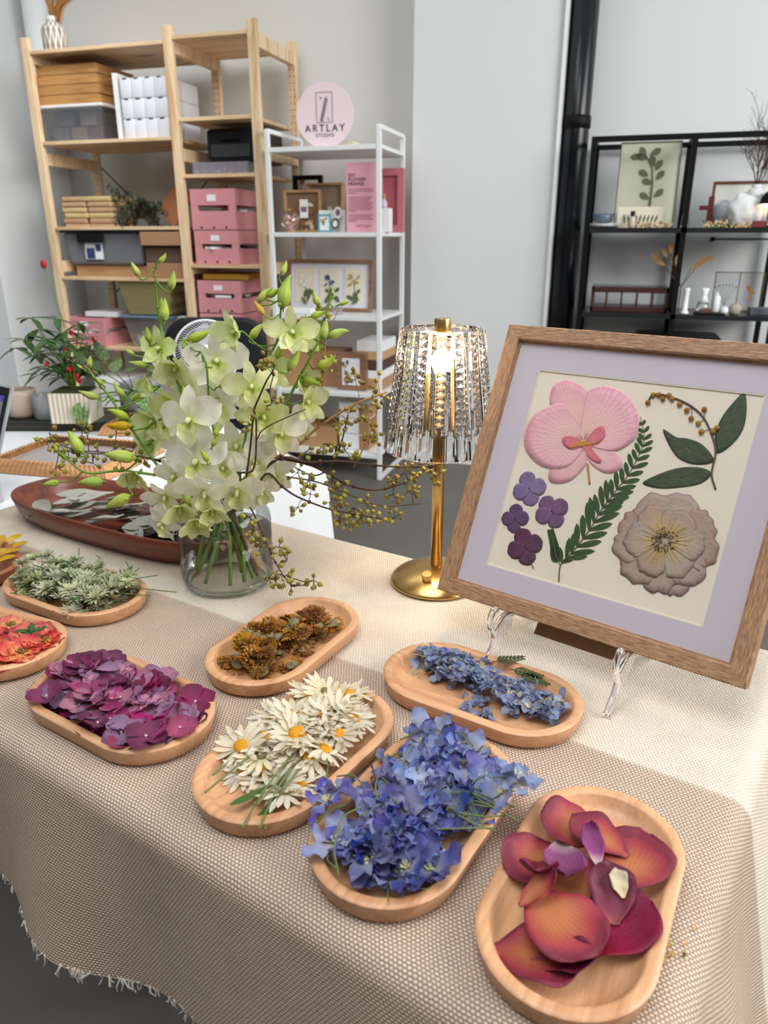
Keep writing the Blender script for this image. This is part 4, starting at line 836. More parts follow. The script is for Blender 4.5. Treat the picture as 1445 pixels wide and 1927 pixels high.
for k in range(5): mb.petal(.072, .06, RZ(k*2*PI/5) @ TR(0, .008, .004), nx=3, ny=4, cup=.15)
o = mb.build('blades', M_('grey_blades', srgb(150, 154, 162), .4), t); o.matrix_local = FM
MB().lathe([(.055, 0), (.055, .01), (.012, .02), (.01, hz-.08)], 28).build('stand', m_whitep, t, smooth=True)
# chair
q = ATC(412, 700, 2.85); t = thing('office_chair', 'black office chair with rounded backrest beyond the fan', 'chair', (q.x, q.y, 0), YAW)
zt = ATC(420, 597, 2.85).z
m_mesh = M_('black_fabric', srgb(22, 23, 26), .7)
def rrect(w2, h2, r, n=6):
    pts = []
    for (cx_, cz_, a0) in ((w2-r, h2-r, 0), (-w2+r, h2-r, 90), (-w2+r, -h2+r, 180), (w2-r, -h2+r, 270)):
        for k in range(n+1): a = rad(a0+90*k/n); pts.append((cx_+r*cos(a), cz_+r*sin(a)))
    return pts
MB().prism(rrect(.19, .26, .09), -.02, .03, M=TR(0, 0, zt-.26) @ RX(PI/2)).build('backrest', m_mesh, t, bev=.012)
MB().box(-.22, .22, -.24, .2, .42, .49).build('seat', m_mesh, t, bev=.03)
MB().box(-.03, .03, .03, .05, .38, zt-.3).build('back_support', m_black, t); MB().tube([(0, 0, .1), (0, 0, .42)], .025, 14).build('column', m_black, t)
for k in range(5): MB().tube([(0, 0, .1), (.28*cos(k*1.2566), .28*sin(k*1.2566), .055)], [.025, .015], 8).ball((.28*cos(k*1.2566), .28*sin(k*1.2566), .027), .027, 6).build('caster_arm', m_black, t)
q = D(.1, .12); t = thing('red_pouch', 'small red and dark blue cloth pouch on the white desk behind the orchids', 'pouch', (q.x, q.y, DZ+.001)); MB().ball((0, 0, .03), .032, 8, sc=(1, .8, .95)).build('body', M_('red_cloth_pouch', srgb(178, 44, 48), .7), t, smooth=True); MB().ball((-.05, .02, .035), .036, 8, sc=(.8, .8, 1)).build('dark_side', M_('navy_cloth', srgb(38, 44, 60), .7), t, smooth=True)

# ------------------------------------------------------------------ oval wooden trays
def tray(label, cx_, cy_, deg, L=.2371, W=.1339, h=.0207, m=None, name='oval_wooden_tray', wall=.0105, zb=.7515):
    p = C2W(cx_, cy_); t = thing(name, label, 'tray', (p.x, p.y, zb), rad(deg)+YAW)
    R = W/2; n = 96; mb = MB(); s = L/2-R
    rings = [(.016, 0), (.007, .0006), (.0035, .003), (.0008, h-.0035), (.0006, h-.0018), (.0022, h-.0003), (.0042, h), (wall-.002, h), (wall, h-.0006), (wall+.0012, h-.002), (wall+.004, h*.62), (wall+.009, h*.40), (wall+.016, h*.30), (R*.62, h*.27)]
    vs = []; fs = []
    for d_, z in rings:
        for k in range(n):
            a = 2*PI*k/n; r = max(R-d_, .001); x = r*cos(a)+(s if cos(a) > 0 else -s); vs.append((x, r*sin(a), z))
    for i in range(len(rings)-1):
        for k in range(n): a = i*n+k; b = i*n+(k+1) % n; fs.append((a, b, b+n, a+n))
    fs.append(tuple(reversed(range(n)))); fs.append(tuple(range((len(rings)-1)*n, len(rings)*n)))
    mb.add(vs, fs); o = mb.build('body', m or m_beech, t, smooth=True); e = o.modifiers.new('split', 'EDGE_SPLIT'); e.split_angle = rad(50)
    return t
TRAYS = dict(
 purple=tray('oval beech tray heaped with purple hydrangea blossoms', -.292, .701, -32.6),
 daisy=tray('oval beech tray of dried white daisies', -.086, .621, 55.4),
 blue=tray('oval beech tray heaped with dried blue larkspur', .031, .535, 57.2),
 lightblue=tray('oval beech tray of small pale blue florets below the picture stand', .109, .728, -32.3),
 brown=tray('oval beech tray of dried golden brown button flowers beside the glass vase', -.126, .837, 60.5),
 green=tray('oval beech tray heaped with pale green star flowers', -.453, .983, -30),
 rose=tray('nearest oval beech tray holding large dark red rose petals', .1591, .4499, 60.25),
 red=tray('oval beech tray of pressed red roses at the left photo edge', -.518, .842, -23.6),
 yellow=tray('darker red-brown oval tray of yellow petals at left photo edge', -.671, 1.097, -46.25, m=wood('brown_beech', srgb(168, 104, 70), srgb(124, 68, 44), 0, 36, .4)))
# long red-brown tray
RT = thing('long_wooden_tray', 'long shallow red-brown wooden tray holding silvery leaves behind the vase', 'tray', C2W(-.460, 1.248, .7515-CAMZ), rad(-30)+YAW)
mb = MB(); n = 96; vs = []; fs = []
LR, WR_ = .268, .098
rings = [(.80, .0), (.88, .002), (.965, .022), (1.0, .046), (.992, .049), (.965, .0475), (.93, .03), (.86, .012), (.70, .008), (.4, .0075)]
for s_, z in rings:
    for k in range(n):
        a = 2*PI*k/n; e = .62; x = LR*math.copysign(abs(cos(a))**e, cos(a))*(s_ if s_ > .9 else s_); y = WR_*math.copysign(abs(sin(a))**.8, sin(a))*(1-(1-s_)*1.6 if s_ > .6 else s_*.55); vs.append((x, y, z))
for i in range(len(rings)-1):
    for k in range(n): a = i*n+k; b = i*n+(k+1) % n; fs.append((a, b, b+n, a+n))
fs.append(tuple(reversed(range(n)))); fs.append(tuple(range((len(rings)-1)*n, len(rings)*n)))
mb.add(vs, fs); o = mb.build('body', m_redwood, RT, smooth=True)

# ------------------------------------------------------------------ dried flower heaps
class Heap:
    def __init__(s, t, zf=.0062, res=.004): s.t = t; s.h = {}; s.zf = zf; s.res = res
    def put(s, protos, x, y, r, th, tilt=.18, rz=None, zadd=0, sc=1, zmax=1):
        p = random.choice(protos); c = []; R = r*.55
        for i in range(int((x-R)/s.res), int((x+R)/s.res)+1):
            for j in range(int((y-R)/s.res), int((y+R)/s.res)+1): c.append((i, j))
        ed = 0
        d_ = stad_in(x, y, s.t)
        if d_ < .022: ed = (.022-d_)*.55
        z = min(max([s.h.get(q, s.zf) for q in c]), zmax)+ed
        for q in c: s.h[q] = max(s.h.get(q, s.zf), min(z-ed+th, zmax))
        o = dup(p); rz = random.uniform(0, 2*PI) if rz is None else rz
        A = Matrix.Rotation(random.gauss(0, tilt), 4, 'X') @ Matrix.Rotation(random.gauss(0, tilt), 4, 'Y')
        base = Matrix.Translation(s.t.location) @ Matrix.Rotation(s.t.rotation_euler.z, 4, 'Z')
        M = base @ TR(x, y, z+zadd) @ A @ RZ(rz) @ Matrix.Scale(sc*random.uniform(.88, 1.1), 4)
        o.matrix_world = M; return o
def stad_in(x, y, t):
    R = .067; s = .0516; dx = max(0, abs(x)-s); return R-math.hypot(dx, y)
def region(n, x0, x1, yw, seed, bias=None, minin=.012):
    random.seed(seed); out = []
    while len(out) < n:
        x = random.uniform(x0, x1); y = random.gauss(0, yw*.55) if bias is None else random.gauss(bias(x), yw*.5)
        if abs(y-(bias(x) if bias else 0)) < yw and stad_in(x, y, None) > minin: out.append((x, y))
    return out
PROTO = []
def proto(name, mbs, label, cat, group):         # mbs: list of (part name, mesh); one mesh -> plain object
    if len(mbs) == 1: o = obj(name, mbs[0][1]); tag(o, label, cat, group)
    else:
        o = thing(name, label, cat, (0, 0, 0), 0, group)
        for nm_, me in mbs: obj(nm_, me, o)
    PROTO.append(o); return o
def clear_protos():
    for p in PROTO:
        for c in list(p.children): bpy.data.objects.remove(c)
        bpy.data.objects.remove(p)
    PROTO.clear()

# purple hydrangea
G = 'purple hydrangea blossoms in the oval tray'
pm = {}
cols = dict(magenta=('magenta', (172, 62, 110), (138, 42, 84)), mauve=('dusty mauve pink', (194, 134, 154), (160, 98, 126)), plum=('dark plum', (122, 50, 86), (90, 34, 66)), violet=('violet grey', (150, 112, 144), (112, 78, 110)))
protos = {}
for kk, (nm_, c1, c2) in cols.items():
    m = petal_mat('hydrangea_'+kk, [(0, srgb(*[min(255, int(v*1.12)) for v in c1])), (.5, srgb(*c1)), (1, srgb(*c2))], vein=srgb(*[int(v*.72) for v in c1]), vf=.35, vn=5, mott=.4, mcol=srgb(*c2), rh=.03, rv=.4, trl=.2)
    mc = M_('hydrangea_heart_'+kk, srgb(196, 176, 170), .6)
    for vv_ in range(2):
        random.seed(ord(kk[1])+vv_*3+len(kk)); mb = MB()
        for k in range(4):
            sz = random.uniform(.9, 1.1)
            mb.petal(.0215*sz, .0235*sz, RZ(k*PI/2+random.gauss(0, .12)) @ TR(0, .0012, .0006*(k % 2)) @ RX(random.uniform(0, .3)), cup=random.uniform(-.1, .35), curl=random.uniform(-.15, .2), pk=.55, base=.2, ruf=.0012, ph=random.random()*6, nx=5, ny=6, end=.55)
        ctr = MB().ball((0, 0, .0014), .0015, 5)
        protos.setdefault(kk, []).append(proto('hydrangea_blossom', [('petals', mb.mesh('petals', m)), ('heart', ctr.mesh('heart', mc))], f'{nm_} four-petalled dried hydrangea blossom in the purple heap', 'flower', G))
H = Heap(TRAYS['purple']); pts = region(135, -.1, .1, .060, 3, minin=.018)
pts.sort(key=lambda q: random.random())
for i, (x, y) in enumerate(pts):
    dens = 1; kk = random.choice(['magenta', 'mauve', 'mauve', 'plum', 'violet', 'magenta'])
    if x < -.04 and random.random() < .5: kk = random.choice(['plum', 'violet', 'mauve'])
    H.put(protos[kk], x, y, .02, .0013, .17, zmax=.024)
clear_protos()
# blue larkspur
lm = petal_mat('larkspur_blue', [(0, srgb(212, 212, 178)), (.22, srgb(164, 172, 200)), (.55, srgb(92, 102, 168)), (1, srgb(66, 72, 146))], vein=srgb(54, 54, 128), vf=.4, vn=6, mott=.55, mcol=srgb(146, 132, 160), rh=.04, rs=.5, rv=.5, trl=.25)
lm2 = petal_mat('larkspur_pale', [(0, srgb(220, 218, 176)), (.35, srgb(168, 178, 206)), (1, srgb(96, 118, 190))], vein=srgb(80, 86, 150), vf=.4, vn=6, mott=.4, mcol=srgb(150, 140, 150), rh=.04, rs=.4, rv=.3, trl=.25)
lst = M_('dry_green_stalk', srgb(98, 112, 62), .6); lhe = M_('larkspur_heart', srgb(206, 204, 150), .7)
G = 'blue larkspur flowers in the oval tray'; protos = []
for v_ in range(6):
    random.seed(90+v_); mb = MB(); nP = 5
    for k in range(nP):
        sz = random.uniform(.8, 1.15)
        mb.petal(.0265*sz, .0185*sz, RZ(k*2*PI/nP+random.gauss(0, .15)) @ TR(0, .001, .0004*k) @ RX(random.uniform(-.05, .55)), cup=random.uniform(-.3, .5), curl=random.uniform(-.3, .35), pk=.58, base=.15, ruf=.0032, rf=4, ph=random.random()*6, nx=6, ny=8, tip=.15, end=.65)
    he = MB()
    for k in range(7): a = random.uniform(0, 6.3); he.tube([(0, 0, 0), (.004*cos(a), .004*sin(a), .006)], [.0009, .0006], 4)
    stl = MB(); a = random.uniform(0, 6.3); L = random.uniform(.015, .038); stl.tube(smooth_path([(0, 0, 0), (L*.5*cos(a), L*.5*sin(a), -.002), (L*cos(a+.4), L*sin(a+.4), .003)], 3), .0007, 5)
    pale = v_ in (1, 3, 4)
    protos.append(proto('larkspur_flower', [('petals', mb.mesh('petals', lm2 if pale else lm)), ('heart', he.mesh('heart', lhe)), ('stalk', stl.mesh('stalk', lst))], ('pale blue and cream' if pale else 'deep blue')+' dried larkspur flower in the blue heap', 'flower', G))
H = Heap(TRAYS['blue']); pts = region(92, -.086, .086, .050, 7, minin=.012)
for (x, y) in pts: H.put(protos, x, y, .022, .0024, .26, zmax=.026, sc=1.0)
for (x, y) in [(-.045, .062), (-.06, .056), (.03, -.068), (.038, -.075), (.045, -.072)]: H.put(protos, x, y, .02, .003, .3, zadd=.006, sc=.85)
clear_protos()
random.seed(61); base = Matrix.Translation(TRAYS['blue'].location) @ Matrix.Rotation(TRAYS['blue'].rotation_euler.z, 4, 'Z')
for k in range(30):
    x, y = random.uniform(-.08, .09), random.uniform(-.05, .05); a = random.uniform(0, 6.3) if k > 7 else random.uniform(-1.9, -1.1); L = random.uniform(.03, .06)
    if k <= 7: x, y = random.uniform(-.01, .04), random.uniform(-.05, -.03)
    mb = MB().tube(smooth_path([(x, y, .036), (x+L*.5*cos(a), y+L*.5*sin(a), .034+random.uniform(0, .006)), (x+L*cos(a+.2), y+L*sin(a+.2), .030)], 3), .00075, 5)
    o = mb.build('loose_stalk', lst); tag(o, 'thin green dried stalk lying across the blue larkspur heap', 'stalk', 'loose stalks on the larkspur'); o.matrix_world = base
# daisies
dm = petal_mat('daisy_petal', [(0, srgb(214, 204, 164)), (.3, srgb(232, 224, 204)), (1, srgb(236, 228, 210))], vein=srgb(196, 184, 150), vf=.3, vn=3, mott=.45, mcol=srgb(220, 202, 164), rh=.02, rs=.6, rv=.18, trl=.3)
ydm = M_('daisy_disc', srgb(226, 156, 24), .8, mott=.3, mscale=400, bump=1, bscale=900); gdm = M_('daisy_back', srgb(112, 104, 68), .8, mott=.3, mscale=300)
G = 'dried daisies in the oval tray'; up = []; dn = []
for v_ in range(5):
    random.seed(120+v_); mb = MB(); nP = random.choice([17, 19, 21]); flip = v_ >= 3
    for k in range(nP):
        sz = random.uniform(.78, 1.1); mb.petal(.0245*sz, .0058, RZ(k*2*PI/nP+random.gauss(0, .1)) @ TR(0, .0045, .0002*(k % 3)) @ RX(random.gauss(.02, .13)), cup=random.uniform(-.3, .5), curl=random.gauss(0, .13), pk=.6, base=.5, nx=2, ny=5, end=.35, ruf=.0004)
    dsc = MB().lathe([(.0072, -.001), (.0075, .001), (.006, .0028), (.0034, .0038), (1e-4, .004)], 16)
    if flip: dsc = MB().lathe([(.0054, 0), (.0055, .0014), (.004, .003), (.0018, .0036), (1e-4, .0038)], 14)
    parts = [('petals', mb.mesh('petals', dm)), ('disc', dsc.mesh('disc', gdm if flip else ydm))]
    (dn if flip else up).append(proto('dried_daisy', parts, 'dried white daisy lying face down showing its green-brown back' if flip else 'dried white daisy lying face up with orange-yellow disc', 'flower', G))
H = Heap(TRAYS['daisy']); pts = region(60, -.058, .1, .046, 17, minin=.019)
pts.sort(key=lambda q: abs(q[0]-.02)+random.random()*.05, reverse=True)
for i, (x, y) in enumerate(pts): H.put(dn if random.random() < .35 else up, x, y, .022, .0026, .24, zmax=.025)
o = H.put([up[0]], .004, .004, .02, .003, .05, sc=1.28, zmax=.031); o['label'] = 'largest white daisy with orange disc lying flat on top of the heap'; o.location.z += .004
for (x, y) in [(-.07, -.035), (-.05, .04)]: H.put(dn+up, x+.01, y, .022, .004, .25, zmax=.03)
clear_protos()
base = Matrix.Translation(TRAYS['daisy'].location) @ Matrix.Rotation(TRAYS['daisy'].rotation_euler.z, 4, 'Z'); random.seed(5)
for k, (x, y, a, L) in enumerate([(-.02, .022, 175, .085), (-.01, .028, 165, .07), (-.02, -.01, 190, .10), (-.03, -.02, 195, .085), (-.035, -.03, 190, .07), (.0, -.02, 180, .09), (.03, -.03, 200, .07)]):
    a = rad(a); mb = MB().tube(smooth_path([(x, y, .026), (x+L*.5*cos(a), y+L*.5*sin(a), .021), (x+L*cos(a+.1), y+L*sin(a+.1), .017 if L < .08 else .024)], 3), .0010, 6)
    o = mb.build('daisy_stalk', lst); tag(o, 'green dried daisy stalk poking out towards the empty tray end', 'stalk', 'daisy stalks in the tray'); o.matrix_world = base
for k, (x, y, a) in enumerate([(-.055, -.012, 170), (-.062, -.028, 195)]):
    mb = MB().petal(.045, .009, TR(x, y, .014) @ RZ(rad(a-90)), nx=2, ny=6, curl=.1); o = mb.build('dried_leaf', m_green); tag(o, 'narrow dark green dried leaf among the daisy stalks', 'leaf', 'narrow leaves in the daisy tray'); o.matrix_world = base
# golden brown buttons
om = petal_mat('button_gold', [(0, srgb(110, 62, 20)), (.4, srgb(168, 110, 26)), (1, srgb(206, 150, 44))], vein=srgb(110, 62, 20), vf=.5, vn=2, mott=.6, mcol=srgb(130, 76, 24), rh=.03, rv=.5, trl=.1, rough=.8)
gb = M_('button_back', srgb(128, 120, 84), .9, mott=.3, mscale=300, rv=.2)
G = 'dried button flowers in the oval tray'; up = []; dn = []
for v_ in range(6):
    random.seed(150+v_); mb = MB(); flip = v_ >= 3
    if not flip:
        for rr, npt, tl in ((.0140, 34, .0), (.0115, 28, .3), (.008, 20, .6)):
            for k in range(npt): mb.petal(.005, .0028, RZ(k*2*PI/npt+random.gauss(0, .1)) @ TR(0, rr-.004, .001+.0012*(.0135-rr)/.003) @ RX(tl+random.gauss(0, .25)), nx=2, ny=2, end=.6)
        ds = MB().lathe([(.011, 0), (.0115, .0015), (.008, .0026), (.004, .0016), (1e-4, .001)], 20); parts = [('ray_florets', mb.mesh('ray_florets', om)), ('disc', ds.mesh('disc', M_('button_disc_%d' % v_, srgb(104, 62, 26), .9, bump=1, bscale=900)))]
        up.append(proto('button_flower', parts, 'golden brown dried button flower lying face up', 'flower', G))
    else:
        for k in range(26): mb.petal(.0068, .003, RZ(k*2*PI/26+random.gauss(0, .1)) @ TR(0, .0082, 0) @ RX(random.gauss(-.2, .2)), nx=2, ny=2, end=.6)
        ds = MB()
        ds.lathe([(.0062, 0), (.0056, .0014), (.004, .0024), (.0018, .003), (.0012, .005), (1e-4, .005)], 16)
        for k in range(14): ds.petal(.0066, .0022, RZ(k*2*PI/14) @ TR(0, .001, .0030) @ RX(-.27), nx=2, ny=3)
        dn.append(proto('button_flower', [('ray_florets', mb.mesh('ray_florets', om)), ('calyx', ds.mesh('calyx', gb))], 'dried button flower lying face down with grey-green ribbed back', 'flower', G))
H = Heap(TRAYS['brown']); pts = region(84, -.078, .076, .046, 23, bias=lambda x: .004)
for (x, y) in pts: H.put(up if random.random() < .5 else dn, x, y, .014, .0030, .32, zmax=.027, sc=1.12)
o = H.put(up, -.078, -.018, .01, .003, .1, sc=.8); o['label'] = 'single small button flower apart from the heap near the tray end'
clear_protos()
# pale blue florets
bm1 = petal_mat('floret_blue', [(0, srgb(206, 200, 180)), (.4, srgb(140, 152, 184)), (1, srgb(112, 126, 166))], vein=srgb(90, 100, 140), vf=.3, vn=4, mott=.5, mcol=srgb(176, 176, 186), rh=.03, rs=.6, rv=.4, trl=.2)
bm2 = petal_mat('floret_cream', [(0, srgb(214, 196, 150)), (1, srgb(206, 194, 170))], vein=srgb(160, 140, 110), vf=.3, vn=4, rs=.4, rv=.3)
G = 'pale blue florets in the oval tray'; pb = []; pc_ = []
for v_ in range(7):
    random.seed(180+v_); mb = MB(); cream_ = v_ >= 5
    for k in range(4):
        sz = random.uniform(.8, 1.15); mb.petal(.0085*sz, .0088*sz, RZ(k*PI/2+random.gauss(0, .2)) @ RX(random.uniform(-.1, .7)), cup=random.uniform(-.3, .5), curl=random.uniform(-.3, .3), base=.25, nx=3, ny=4, ruf=.0006, ph=random.random()*6)
    mb.ball((0, 0, .0008), .0009, 3)
    (pc_ if cream_ else pb).append(proto('pale_floret', [('petals', mb.mesh('petals', bm2 if cream_ else bm1))], ('cream' if cream_ else 'pale grey-blue')+' small dried floret in the pale blue heap', 'flower', G))
H = Heap(TRAYS['lightblue'], res=.003); random.seed(33)
pts = region(285, -.092, .094, .031, 29, bias=lambda x: .014-.14*x if x < 0 else .008-.10*x, minin=.018)
for (x, y) in pts: H.put(pc_ if random.random() < .13 else pb, x, y, .009, .0022, .45, zmax=.022)
for k in range(14): H.put(pb, random.uniform(.0, .035), random.uniform(-.045, -.03), .008, .002, .4)
clear_protos()
base = Matrix.Translation(TRAYS['lightblue'].location) @ Matrix.Rotation(TRAYS['lightblue'].rotation_euler.z, 4, 'Z')
for k, (x, y, a) in enumerate([(.018, .042, -10), (.03, .040, -25), (-.005, .045, 30)]):
    mb = MB().tube([(0, 0, 0), (0, .042, .002)], .0006, 4)
    for j in range(7):
        for s_ in (-1, 1): mb.petal(.014-.0012*j, .004, TR(0, .006+j*.005, .001) @ RZ(s_*rad(-48)), nx=2, ny=3)
    o = mb.build('fern_frond', M_('dark_fern', srgb(60, 72, 38), .7)); tag(o, ['dark green frond beside the pale blue florets, middle one', 'dark green frond beside the pale blue florets, nearest the tray right end', 'dark green frond standing up at the rear of the pale blue florets'][k], 'frond'); o.matrix_world = base @ TR(x, y, .0235) @ RZ(rad(a-75))
# green star flowers
am = petal_mat('star_bract', [(0, srgb(140, 150, 96)), (.3, srgb(214, 216, 180)), (.85, srgb(222, 222, 192)), (1, srgb(150, 164, 110))], vein=srgb(106, 124, 74), vf=.6, vn=3, mott=.3, mcol=srgb(150, 156, 110), rh=.03, rs=.5, rv=.4, trl=.2)
G = 'pale green star flowers in the oval tray'; protos = []
for v_ in range(5):
    random.seed(210+v_); mb = MB()
    for lay, (nP, L, tl) in enumerate(((14, .0165, .25), (11, .0125, .7))):
        for k in range(nP): mb.petal(L*random.uniform(.8, 1.1), .0048, RZ(k*2*PI/nP+lay*.2+random.gauss(0, .08)) @ TR(0, .001, .0006*lay) @ RX(tl+random.gauss(0, .15)), cup=.5, nx=2, ny=5, tip=.35, end=.8, pk=.5)
    ct = MB()
    for k in range(16): a = random.uniform(0, 6.3); r_ = random.uniform(0, .005); ct.tube([(r_*cos(a)*.4, r_*sin(a)*.4, 0), (r_*cos(a), r_*sin(a), .0055)], [.0004, .0007], 4)
    stl = MB(); a = random.uniform(0, 6.3); stl.tube([(0, 0, 0), (.015*cos(a), .015*sin(a), -.0005), (.026*cos(a+.3), .026*sin(a+.3), .001)], .0007, 5)
    for k in range(2): stl.petal(.014, .004, TR(.008*cos(a), .008*sin(a), 0) @ RZ(random.uniform(0, 6.3)), nx=2, ny=3)
    protos.append(proto('star_flower', [('bracts', mb.mesh('bracts', am)), ('stamens', ct.mesh('stamens', M_('star_stamen_%d' % v_, srgb(176, 172, 130), .8))), ('stalk', stl.mesh('stalk', m_green))], 'pale green dried star flower in the heap at the left of the vase', 'flower', G))
H = Heap(TRAYS['green']); pts = region(150, -.094, .09, .054, 41, minin=.010)
for (x, y) in pts: H.put(protos, x, y, .016, .0026, .38, zmax=.034)
for (x, y) in [(-.096, .03), (-.1, .01), (-.098, -.01)]: H.put(protos, x, y, .015, .003, .3, zadd=.012)
clear_protos()
base = Matrix.Translation(TRAYS['green'].location) @ Matrix.Rotation(TRAYS['green'].rotation_euler.z, 4, 'Z')
for k, (p_, q_) in enumerate([((.06, .02, .026), (.15, .055, .023)), ((.07, .005, .025), (.125, .03, .022)), ((.06, .035, .028), (.10, .07, .032))]):
    mb = MB().tube([p_, [(a+b)/2 for a, b in zip(p_, q_)], q_], .0008, 5); o = mb.build('loose_stalk', lst); tag(o, ['long thin dark stalk from the green heap reaching over the tray rim', 'short thin stalk resting on the right rim of the green tray', 'pointed green stalk sticking up from the rear of the green heap'][k], 'stalk'); o.matrix_world = base

# dark rose petals
rm = NT('dark_rose_petal'); x_, y_, v_ = rm.attr(); co = rm.coord()
xc_ = rm.math('SUBTRACT', rm.math('MULTIPLY', x_, 2), .75); rr_ = rm.math('SQRT', rm.math('ADD', rm.math('MULTIPLY', xc_, xc_), rm.math('MULTIPLY', y_, rm.math('MULTIPLY', y_, .9))))
rr_ = rm.math('ADD', rr_, rm.math('MULTIPLY_ADD', rm.noise(co, 45, 4), .5, -.25))
amt = rm.math('MULTIPLY_ADD', rm.rnd(), .5, -.2)
c = rm.ramp(rm.math('ADD', rr_, amt), [(.2, srgb(176, 104, 60)), (.5, srgb(164, 78, 54)), (.8, srgb(150, 42, 56)), (1.0, srgb(112, 20, 44))])
vn = rm.math('POWER', rm.math('ABSOLUTE', rm.math('SINE', rm.math('MULTIPLY', rm.math('DIVIDE', y_, rm.math('ADD', x_, .35)), 22))), 4)
c = rm.mix(rm.math('MULTIPLY', vn, .18), c, srgb(90, 30, 30)); rm.col(c); rm.b.inputs['Roughness'].default_value = .65; rm.bump(rm.noise(co, 200, 4), .35, .001)
rb = rm.m; rdk = petal_mat('maroon_rose_petal', [(0, srgb(160, 66, 66)), (.3, srgb(128, 30, 60)), (1, srgb(100, 18, 50))], vein=srgb(60, 10, 30), vf=.3, vn=8, trl=.1, rough=.5, rv=.3)
rpw = petal_mat('purple_rose_petal', [(0, srgb(220, 200, 190)), (.35, srgb(150, 80, 130)), (1, srgb(96, 30, 76))], vein=srgb(70, 20, 60), vf=.3, vn=6, trl=.1)
base = Matrix.Translation(TRAYS['rose'].location) @ Matrix.Rotation(TRAYS['rose'].rotation_euler.z, 4, 'Z')
base_i = base.inverted()
def rp_(px, py, z, deg, L, W, m, lab, cup=.15, curl=.1, tilt=0, tilty=0, seed=0, pk=.62):
    q = base_i @ ATZ(px, py, .7515+z); random.seed(seed)
    mb = MB().petal(L, W, TR(0, -L*.5, 0), cup=cup, curl=curl, pk=pk, base=.18, ruf=.002, rf=4, ph=seed, nx=10, ny=14, end=.5)
    o = mb.build('rose_petal', m, smooth=True); tag(o, lab, 'petal'); o.matrix_world = base @ TR(q) @ RZ(rad(deg)) @ RX(tilt) @ Matrix.Rotation(tilty, 4, 'Y')
    s_ = o.modifiers.new('thick', 'SOLIDIFY'); s_.thickness = .0005
# the direction (deg) is the petal's tip direction in tray space; +x of the tray runs to the far end
R3 = [
 (1000, 1620, .016, 60, .062, .046, rb, 'long dark red petal standing against the upper left tray wall', .4, .1, .15, -.5),
 (1075, 1560, .020, 20, .056, .050, rb, 'dark red petal at the top left of the petal heap', .3, .15, .2, -.2),
 (1128, 1572, .031, -20, .054, .042, rb, 'oval brown-centred rose petal at the top of the heap', .1, .05, .1, .1),
 (1192, 1622, .026, -95, .068, .062, rb, 'large round rose petal touching the right inner wall', .12, .05, .05, -.12),
 (1060, 1630, .024, 110, .060, .034, rpw, 'folded purple-edged rose petal across the heap centre', .6, .3, .1, 0),
 (1115, 1598, .036, -60, .036, .018, rpw, 'small violet and white curled petal on top of the heap', .5, .3, 0, .1),
 (1020, 1655, .030, 100, .044, .030, rdk, 'nearly black curled petal at the left of the heap', .9, .5, .3, .3),
 (1080, 1668, .020, -100, .056, .046, rb, 'brownish rose petal partly covered at the heap centre', .1, .1, .05, 0),
 (1150, 1690, .025, -70, .044, .036, rdk, 'maroon rose petal folded under the large right petal', .4, .3, .2, 0),
 (1162, 1745, .019, -115, .068, .054, rdk, 'large deep maroon petal at the lower right of the heap', .25, .1, .1, .1),
 (1055, 1735, .031, 150, .070, .062, rb, 'largest round brown-pink rose petal lying on top', .1, .04, .04, .05),
 (1010, 1800, .016, 200, .064, .058, rb, 'dark red petal at the lower left end of the heap', .2, .1, .02, -.1),
 (1060, 1820, .018, -160, .046, .026, rdk, 'narrow folded maroon petal at the near end of the heap', .8, .3, .1, 0),
 (1010, 1685, .035, -120, .034, .018, rb, 'small orange-brown petal scrap at the left of the big round petal', .6, .5, .1, 0),
 (1165, 1665, .034, -60, .022, .014, bm2, 'small cream petal base at the right middle of the heap', .4, .2, .2, 0),
 (1175, 1715, .016, -90, .030, .005, bm2, 'thin pale curled shred on the bare wood at right', .2, .3, 0, 0),
]
for i, a in enumerate(R3): rp_(a[0], a[1], a[2]-.002, a[3], a[4], a[5], a[6], a[7], a[8], a[9], a[10]*.6, a[11]*.6, seed=i+1)
# pressed red roses
red = petal_mat('red_rose_petal', [(0, srgb(224, 176, 90)), (.5, srgb(224, 150, 92)), (.72, srgb(208, 88, 78)), (.88, srgb(190, 52, 62)), (1, srgb(146, 34, 48))], vein=srgb(150, 40, 50), vf=.35, vn=6, mott=.3, mcol=srgb(224, 120, 90), rv=.3, trl=.2)
yel = M_('rose_stamen', srgb(150, 106, 50), .9, bump=1, bscale=800)
def pressed_rose(R, seed, back=False):
    random.seed(seed); mb = MB()
    for lay, (nP, s_) in enumerate(((7, 1.0), (6, .78), (5, .55))):
        for k in range(nP): mb.petal(R*s_, R*s_*1.05, RZ(k*2*PI/nP+lay*.5+random.gauss(0, .15)) @ TR(0, .002, .0014*lay+.0005*(k % 2)) @ RX(.12+random.gauss(0, .08)), cup=random.uniform(0, .25), curl=random.uniform(-.05, .15), base=.3, ruf=.0016, rf=4, ph=random.random()*6, nx=6, ny=7)
    he = MB()
    if back:
        for k in range(5): he.petal(R*.75, .011, RZ(k*2*PI/5+.3) @ TR(0, 0, .0065), nx=3, ny=6, tip=.4)
        he.ball((0, 0, .007), .005, 5)
    else:
        for k in range(30): a = random.uniform(0, 6.3); r_ = random.uniform(.002, .009); he.tube([(r_*.4*cos(a), r_*.4*sin(a), .003), (r_*cos(a), r_*sin(a), .0065)], [.0005, .0009], 4)
    return mb, he
base_r = TRAYS['red']
